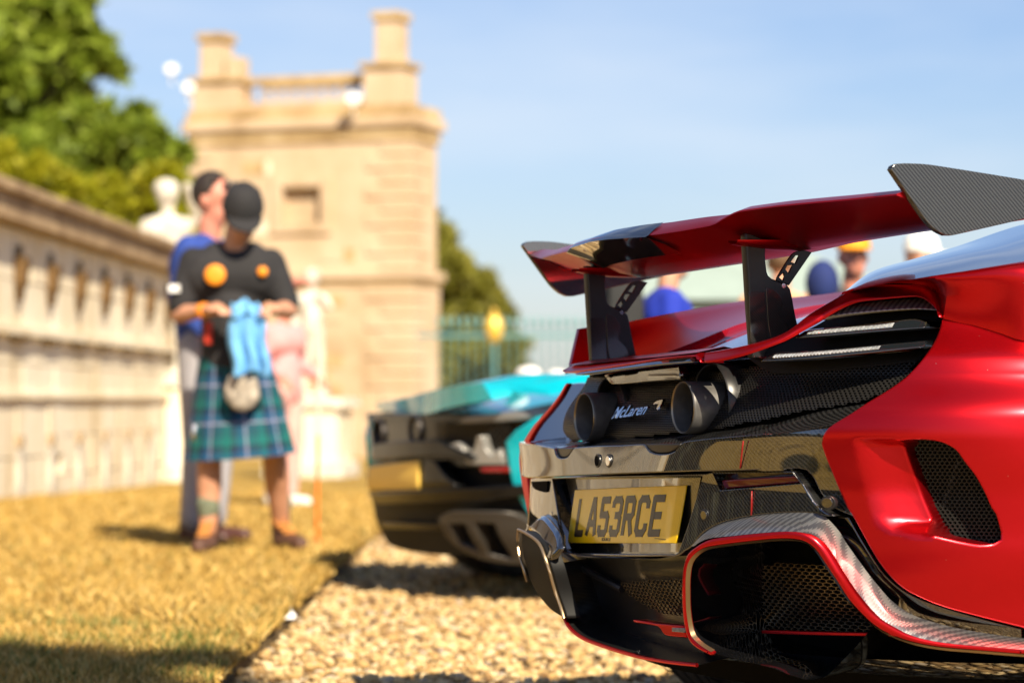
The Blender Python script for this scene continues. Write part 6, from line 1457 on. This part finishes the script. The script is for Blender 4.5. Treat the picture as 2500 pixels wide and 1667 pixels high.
a = at_px(40, 900, 47); tree('broadleaf_tree', 'tall full green tree rising behind the left end of the garden wall', 'tree', (a.x - 1, 47, -.3),
     px_clumps([(-120, -60, 170), (20, -40, 130), (110, 20, 85), (60, 120, 95), (170, 90, 55), (215, 95, 38), (-60, 130, 150), (150, 190, 60), (30, 260, 95), (240, 150, 34), (-120, 300, 120), (215, 245, 42), (110, 320, 75)], 47), 60000, .24, LM[0], tg)
a = at_px(280, 900, 44); tree('broadleaf_tree', 'dense lower green tree between the tall tree and the tower', 'tree', (a.x, 44, -.3),
     px_clumps([(280, 285, 48), (250, 330, 50), (330, 345, 45), (200, 390, 65), (375, 390, 40), (290, 420, 70), (120, 420, 80), (400, 450, 45), (20, 380, 80), (-40, 450, 100), (180, 470, 70), (330, 490, 80), (410, 340, 22)], 44), 50000, .20, LM[0], tg)
a = at_px(300, 900, 37); tree('shrub', 'yellow-green shrub behind the wall, left of the statue', 'shrub', (a.x, 37, -.2),
     px_clumps([(240, 440, 40), (300, 440, 50), (370, 430, 45), (260, 500, 50), (330, 500, 60), (400, 500, 45), (300, 560, 70), (390, 570, 60)], 37, .6), 26000, .13, LM[1], 'shrubs behind the garden wall')
a = at_px(60, 900, 34); tree('shrub', 'yellow-green shrub topping the far left of the wall', 'shrub', (a.x, 34, -.2),
     px_clumps([(-30, 380, 50), (40, 390, 42), (100, 395, 36), (140, 420, 30), (20, 440, 60), (90, 460, 50), (-60, 460, 70)], 34, .6), 18000, .13, LM[1], 'shrubs behind the garden wall')
a = at_px(1060, 900, 62); tree('broadleaf_tree', 'olive green tree standing right of the tower behind the railing', 'tree', (a.x, 62, -.5),
     px_clumps([(985, 520, 38), (1000, 590, 45), (1060, 620, 45), (1020, 680, 70), (1100, 660, 40), (1080, 730, 65), (1130, 730, 38), (1020, 780, 80), (1110, 800, 65), (1160, 810, 40), (1080, 860, 80), (1170, 860, 35), (960, 640, 60)], 62), 46000, .24, LM[2], 'trees beyond the tower')
# unseen tree added behind the camera, its crown shaped to shade the near lawn
lat = Vector((-SUN_AZ.y, SUN_AZ.x)); bt = Vector((-1.9, 7.72)) + SUN_AZ * 12
tree('broadleaf_tree', 'unseen high-crowned green tree, added behind the camera to shade the near lawn', 'tree', (bt.x, bt.y, 0), [((bt.x + lat.x * q, bt.y + lat.y * q, 9.45 + RNG.uniform(-.2, .2)), .5) for q in (-1.7, -1.3, -.9, -.5, -.1, .3, .62)], 12000, .13, LM[0])
# unseen belt of trees added far to the left, for reflections in the bodywork
n_ = 16000; P_ = np.stack([RNG.uniform(-46, -40, n_), RNG.uniform(-60, 40, n_), RNG.uniform(0, 1, n_)], 1); P_[:, 2] = P_[:, 2] * (5.5 + 1.6 * np.sin(P_[:, 1] * .35) + 1.1 * np.sin(P_[:, 1] * .9 + 1))
u = RNG.normal(size=(n_, 3)); u /= np.linalg.norm(u, axis=1)[:, None]; v = np.cross(u, RNG.normal(size=(n_, 3))); v /= np.linalg.norm(v, axis=1)[:, None]
V = np.stack([P_ - u * .7, P_ + v * .4, P_ + u * .7, P_ - v * .4], 1).reshape(-1, 3)
tag(big_mesh('tree_belt', V, np.arange(n_ * 4).reshape(-1, 4), leaf_mat('dark_belt_leaves', (.04, .045, .025), (.06, .065, .035), (.09, .09, .05))), 'unseen far belt of trees, added for reflections in the red car', kind='stuff')
n_ = 9000; P_ = np.stack([RNG.uniform(6, 240, n_), RNG.uniform(330, 350, n_), RNG.uniform(0, 1, n_)], 1); P_[:, 2] *= 2.2 + np.clip((P_[:, 0] - 12) * .25, 0, 9) * (1 + .3 * np.sin(P_[:, 0] * .21))
u = RNG.normal(size=(n_, 3)); u /= np.linalg.norm(u, axis=1)[:, None]; v = np.cross(u, RNG.normal(size=(n_, 3))); v /= np.linalg.norm(v, axis=1)[:, None]
V = np.stack([P_ - u * 2.2, P_ + v * 1.3, P_ + u * 2.2, P_ - v * 1.3], 1).reshape(-1, 3)
tag(big_mesh('tree_belt', V, np.arange(n_ * 4).reshape(-1, 4), LM[2]), 'distant line of trees on the horizon', kind='stuff')
